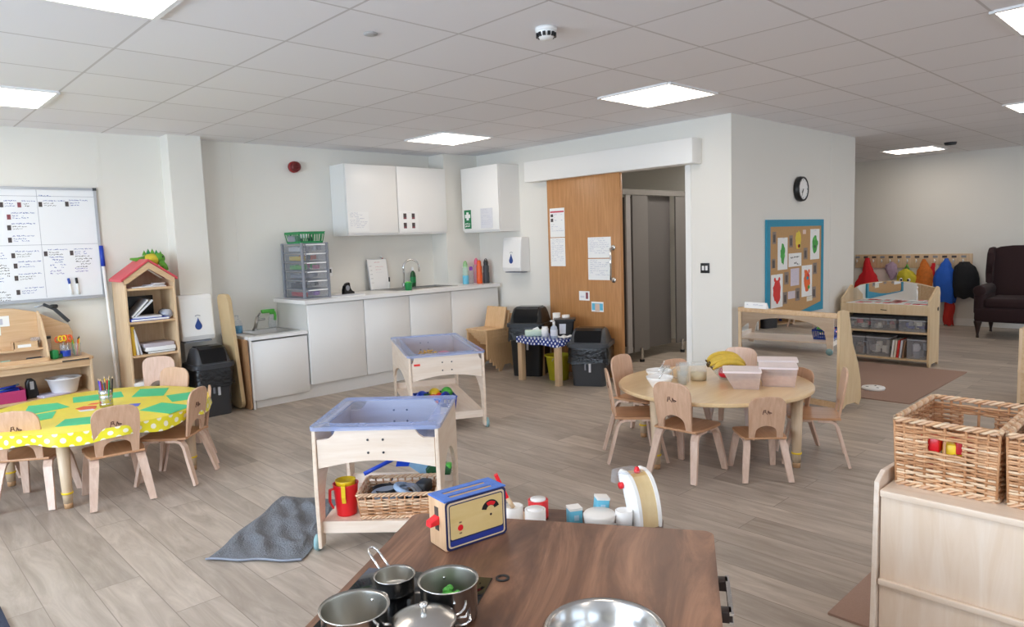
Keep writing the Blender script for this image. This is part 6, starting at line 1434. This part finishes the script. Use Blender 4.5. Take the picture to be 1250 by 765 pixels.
# ---- low play unit behind the kitchen
LZ = .48; l0 = (KO[0] + .02 * cos(KA) - .012 * sin(KA), KO[1] + .02 * sin(KA) + .012 * cos(KA))
t = thing('low_play_unit', 'low dark-topped play unit standing behind the toy kitchen', 'toy kitchen', (l0[0], l0[1], 0), KA); LW, LD = .72, .33
part('top', MB().prism(rrect(0, LW, 0, LD, .05, 6), LZ - .02, LZ, 'xy', wood('low_unit_top', '#4a3128', '#75533f', 'x', 1.4, .42, 9, .05, 7, 1.2)), t)
for x in (.03, LW - .048): part('side_panel', MB().b2(x, x + .018, .02, LD - .06, 0, LZ - .02, KPAN), t)
part('shelf', MB().b2(.048, LW - .048, .02, LD - .06, .2, .218, KPAN), t)
def U(x, y): return (l0[0] + x * cos(KA) - y * sin(KA), l0[1] + x * sin(KA) + y * cos(KA))
def UL(px, py): dx, dy = px - l0[0], py - l0[1]; return (dx * cos(KA) + dy * sin(KA), -dx * sin(KA) + dy * cos(KA))
def item(px, py): return (px, py, LZ)
WC = mat('white_painted_wood', '#f0ece6', .4)
def cup(label, x, y, r, h, lid=None, name='toy_pot', col=WC, cat='toy pot'):
    t = thing(name, label, cat, (x, y, LZ)); part('body', MB().lathe([(0, 0), (r * .95, 0), (r, .006), (r, h), (r * .8, h), (r * .75, h * .9), (0, h * .9)], col, 28), t)
    if lid: part('lid', MB().lathe([(r * .78, h * .9), (r * .78, h + .001), (0, h + .001)], lid, 28), t)
    return t
cup('white toy pot with a red-handled spoon in it, beside the toaster', 1.515, 1.615, .032, .066)
t = thing('toy_spoon', 'red-handled toy spoon sticking up out of the white toy pot', 'toy spoon', (1.515, 1.615, LZ + .06)); part('shaft', MB().tube([(.0, 0, 0), (-.012, .016, .035)], .007, PINE, 8), t); part('handle', MB().strip([(-.012, .016, .033), (-.034, .042, .11)], .016, .012, (.6, .8, 0), RED), t)
cup('white toy pot with a plain lid in front of the red jar', 1.545, 1.545, .034, .064, WHT)
t = cup('red round toy jar with a white lid on the low play unit', 1.615, 1.60, .034, .062, None, 'toy_jar', RED); part('lid', MB().lathe([(.026, .062), (.026, .066), (0, .066)], WHT, 28), t)
t = thing('toy_block_stack', 'blue and white toy carton half hidden behind the toaster', 'toy carton', (1.50, 1.69, LZ), KA); part('carton', MB().box((0, 0, .045), (.045, .045, .09), AQUA, 0, .003), t); part('white_top', MB().box((0, 0, .10), (.045, .045, .02), WC, 0, .003), t)
q = U(.26, .155); t = thing('toy_board', 'flat wooden toy board with a red patch behind the toy pots', 'toy board', (q[0], q[1], LZ), KA); part('board', MB().b2(-.07, .07, -.10, .12, 0, .008, PINE), t); part('red_patch', MB().b2(-.055, -.005, -.05, .07, .008, .0095, RED), t)
def carton(label, x, y, a, tilt=0, z=0):
    t = thing('toy_carton', label, 'toy carton', (x, y, LZ + z), a); t.rotation_euler = (tilt, 0, a); part('body', MB().b2(-.021, .021, -.021, .021, 0, .05, AQUA, .002), t); part('white_edge', MB().b2(-.0212, .0212, -.0212, .0212, .05, .058, WC), t)
    part('front_mark', MB().b2(-.008, .008, -.0216, -.021, .018, .036, LBLUE), t); return t
carton('pale blue toy carton with a white top, left of the two by the plate', 1.655, 1.475, KA + .5)
carton('pale blue toy carton tilted to the right, behind the white plate', 1.745, 1.44, KA + .4, 0, .018).rotation_euler = (0, radians(7), KA + .4)
t = thing('toy_plate', 'white toy plate propped up behind the kitchen edge', 'toy plate', (1.685, 1.395, LZ), KA); part('plate', MB().lathe([(0, 0), (.045, 0), (.052, .045), (.048, .05), (0, .052)], WC, 28), t)
t = thing('toy_mug', 'white toy mug with a loop handle beside the toy coffee machine', 'toy mug', (1.735, 1.335, LZ)); part('mug', MB().lathe([(0, 0), (.026, 0), (.028, .058), (.024, .058), (.022, .005), (0, .005)], WHT, 22), t)
a = radians(150); part('handle', MB().tube([((.027 + .018 * sin(k)) * cos(a), (.027 + .018 * sin(k)) * sin(a), .03 + .016 * cos(k)) for k in [pi * i / 8 for i in range(9)]], .004, WHT, 6), t)
# toy coffee machine: arched wooden body between white cheeks
q = (1.805, 1.325); t = thing('toy_coffee_machine', 'arched wooden toy coffee machine with white sides and a red knob', 'toy machine', (q[0], q[1], LZ), KA + radians(38))
NA = 14
def curve(off=0.):  # in local y (away) / z : leaning arch, its back towards us
    return [(-.060 + .085 * (1 - cos(pi / 2 * i / NA)) - off * cos(pi / 2 * i / NA), .165 * sin(pi / 2 * i / NA) + off * sin(pi / 2 * i / NA)) for i in range(NA + 1)]
ck = curve(.004) + [(.05, .169), (.062, .155), (.055, .13), (.03, .11), (.012, .06), (.008, 0)]
part('side', MB().prism(ck, -.042, -.030, 'yz', WHT, .003), t); part('side', MB().prism(ck, .030, .042, 'yz', WHT, .003), t)
c0_ = curve(-.001); cin = [(y + .02, z - .012 if z > .02 else z) for y, z in c0_][::-1]
part('arched_back', MB().prism(c0_[:12] + [(y, z) for y, z in cin[3:]], -.030, .030, 'yz', wood('coffee_wood', '#d9bd8a', '#e6cea0', 'z', 3, .45, 6)), t)
part('top_lid', MB().prism(c0_[11:] + [(.045, .160), (.04, .148)] + [(y + .012, z - .012) for y, z in c0_[11:]][::-1], -.030, .030, 'yz', wood('coffee_top', '#d2ae72', '#e0c18a', 'x', 3, .45, 6)), t)
part('knob', MB().lathe([(0, 0), (.010, 0), (.010, .006), (.006, .018), (0, .02)], RED, 16, (0, .012, .163)), t)
part('side_dial', MB().lathe([(0, 0), (.011, 0), (.011, .010), (0, .010)], RED, 18, (0, 0, 0), Matrix.Translation((-.042, .035, .12)) @ Matrix.Rotation(radians(-90), 4, 'Y')), t)
part('clear_hopper', MB().prism([(-.01, .17), (.075, .165), (.085, .12), (.06, .12), (.05, .158)], -.055, .02, 'yz', CLR), t)
# ================================================================== right foreground: shelf back and wicker baskets
t = thing('basket_shelf', 'birch storage shelf seen from behind in the right foreground', 'shelf', (2.33, .79, 0)); SH = .58; SW = 1.3
part('side_panel', MB().prism([(-.03, 0), (.42, 0), (.42, SH + .03), (.05, SH + .045), (-.005, SH + .02)], -.016, 0, 'xz', BIRCHX, .003), t)
part('side_panel', MB().prism([(-.03, 0), (.42, 0), (.42, SH + .03), (.05, SH + .045), (-.005, SH + .02)], -SW, -SW + .022, 'xz', BIRCHX, .003), t)
part('top', MB().b2(-.018, .42, -SW + .022, -.022, SH - .022, SH, BIRCHY, .003), t)
part('back_panel', MB().b2(-.004, .004, -SW + .022, -.022, .02, SH - .022, BLOND), t); part('batten', MB().b2(-.022, -.004, -SW + .022, -.022, .268, .288, BIRCHY, .003), t)
for z in (.04, .30): part('shelf', MB().b2(.004, .42, -SW + .022, -.022, z, z + .018, BIRCHY), t)
t = thing('wicker_basket', 'large square wicker storage basket on top of the birch shelf', 'basket', (2.60, .614, SH), radians(-90)); wicker(t, .272, .385, .215, .0080, .0045, .045, WICK, True, .030)
t = thing('wicker_basket', 'second wicker storage basket at the right frame edge on the birch shelf', 'basket', (2.60, .312, SH), radians(-90)); wicker(t, .272, .385, .215, .0080, .0045, .045, WICK, True, .030)
for i, (x, y, zz, mm, lb) in enumerate([(2.44, .66, .12, RED, 'red toy brick inside the large wicker basket, seen through its hand hole at the left'), (2.44, .60, .105, YEL, 'yellow toy brick inside the large wicker basket'), (2.445, .57, .125, mat('brick_red', '#c21f2c', .4), 'red toy brick at the right of the basket hand hole')]):
    solo('toy_brick', MB().box((0, 0, .025), (.05, .055, .05), mm, .2 * i, .005), lb, 'toy brick', (x, y, SH + zz))
m = MB(); rnd = random.Random(8)
for i in range(26): m.box((rnd.uniform(-.15, .15), rnd.uniform(-.10, .10), rnd.uniform(.02, .09)), (.06, .06, .05), rnd.choice([BRN, PR, CREAM, WICKD]), rnd.uniform(0, 3), .006)
o = solo('toy_bricks', m, 'jumble of wooden bricks filling the lower part of the large wicker basket', 'toy bricks', (2.60, .614, SH + .005)); o['kind'] = 'stuff'
solo('white_cloth', MB().grid(lambda u, v: (-.13 + .26 * u, -.10 + .2 * v, .03 + .03 * sin(u * 7) * cos(v * 6)), 20, 20, PAPER), 'white cloth showing at the top of the second wicker basket', 'cloth', (2.62, .312, SH + .17))
# thin edge of a wooden unit at the right border
t = thing('wooden_cupboard', 'wooden cupboard edge just entering the right border of the picture', 'cupboard', (6.70, .96, 0))
part('side_panel', MB().b2(-.2, .2, .20, .222, 0, .60, PINE), t); part('body', MB().b2(-.2, .2, -.5, .20, .02, .58, PINEX), t); part('shelf_edge', MB().b2(-.21, -.2, -.5, .222, .26, .28, PINE), t)
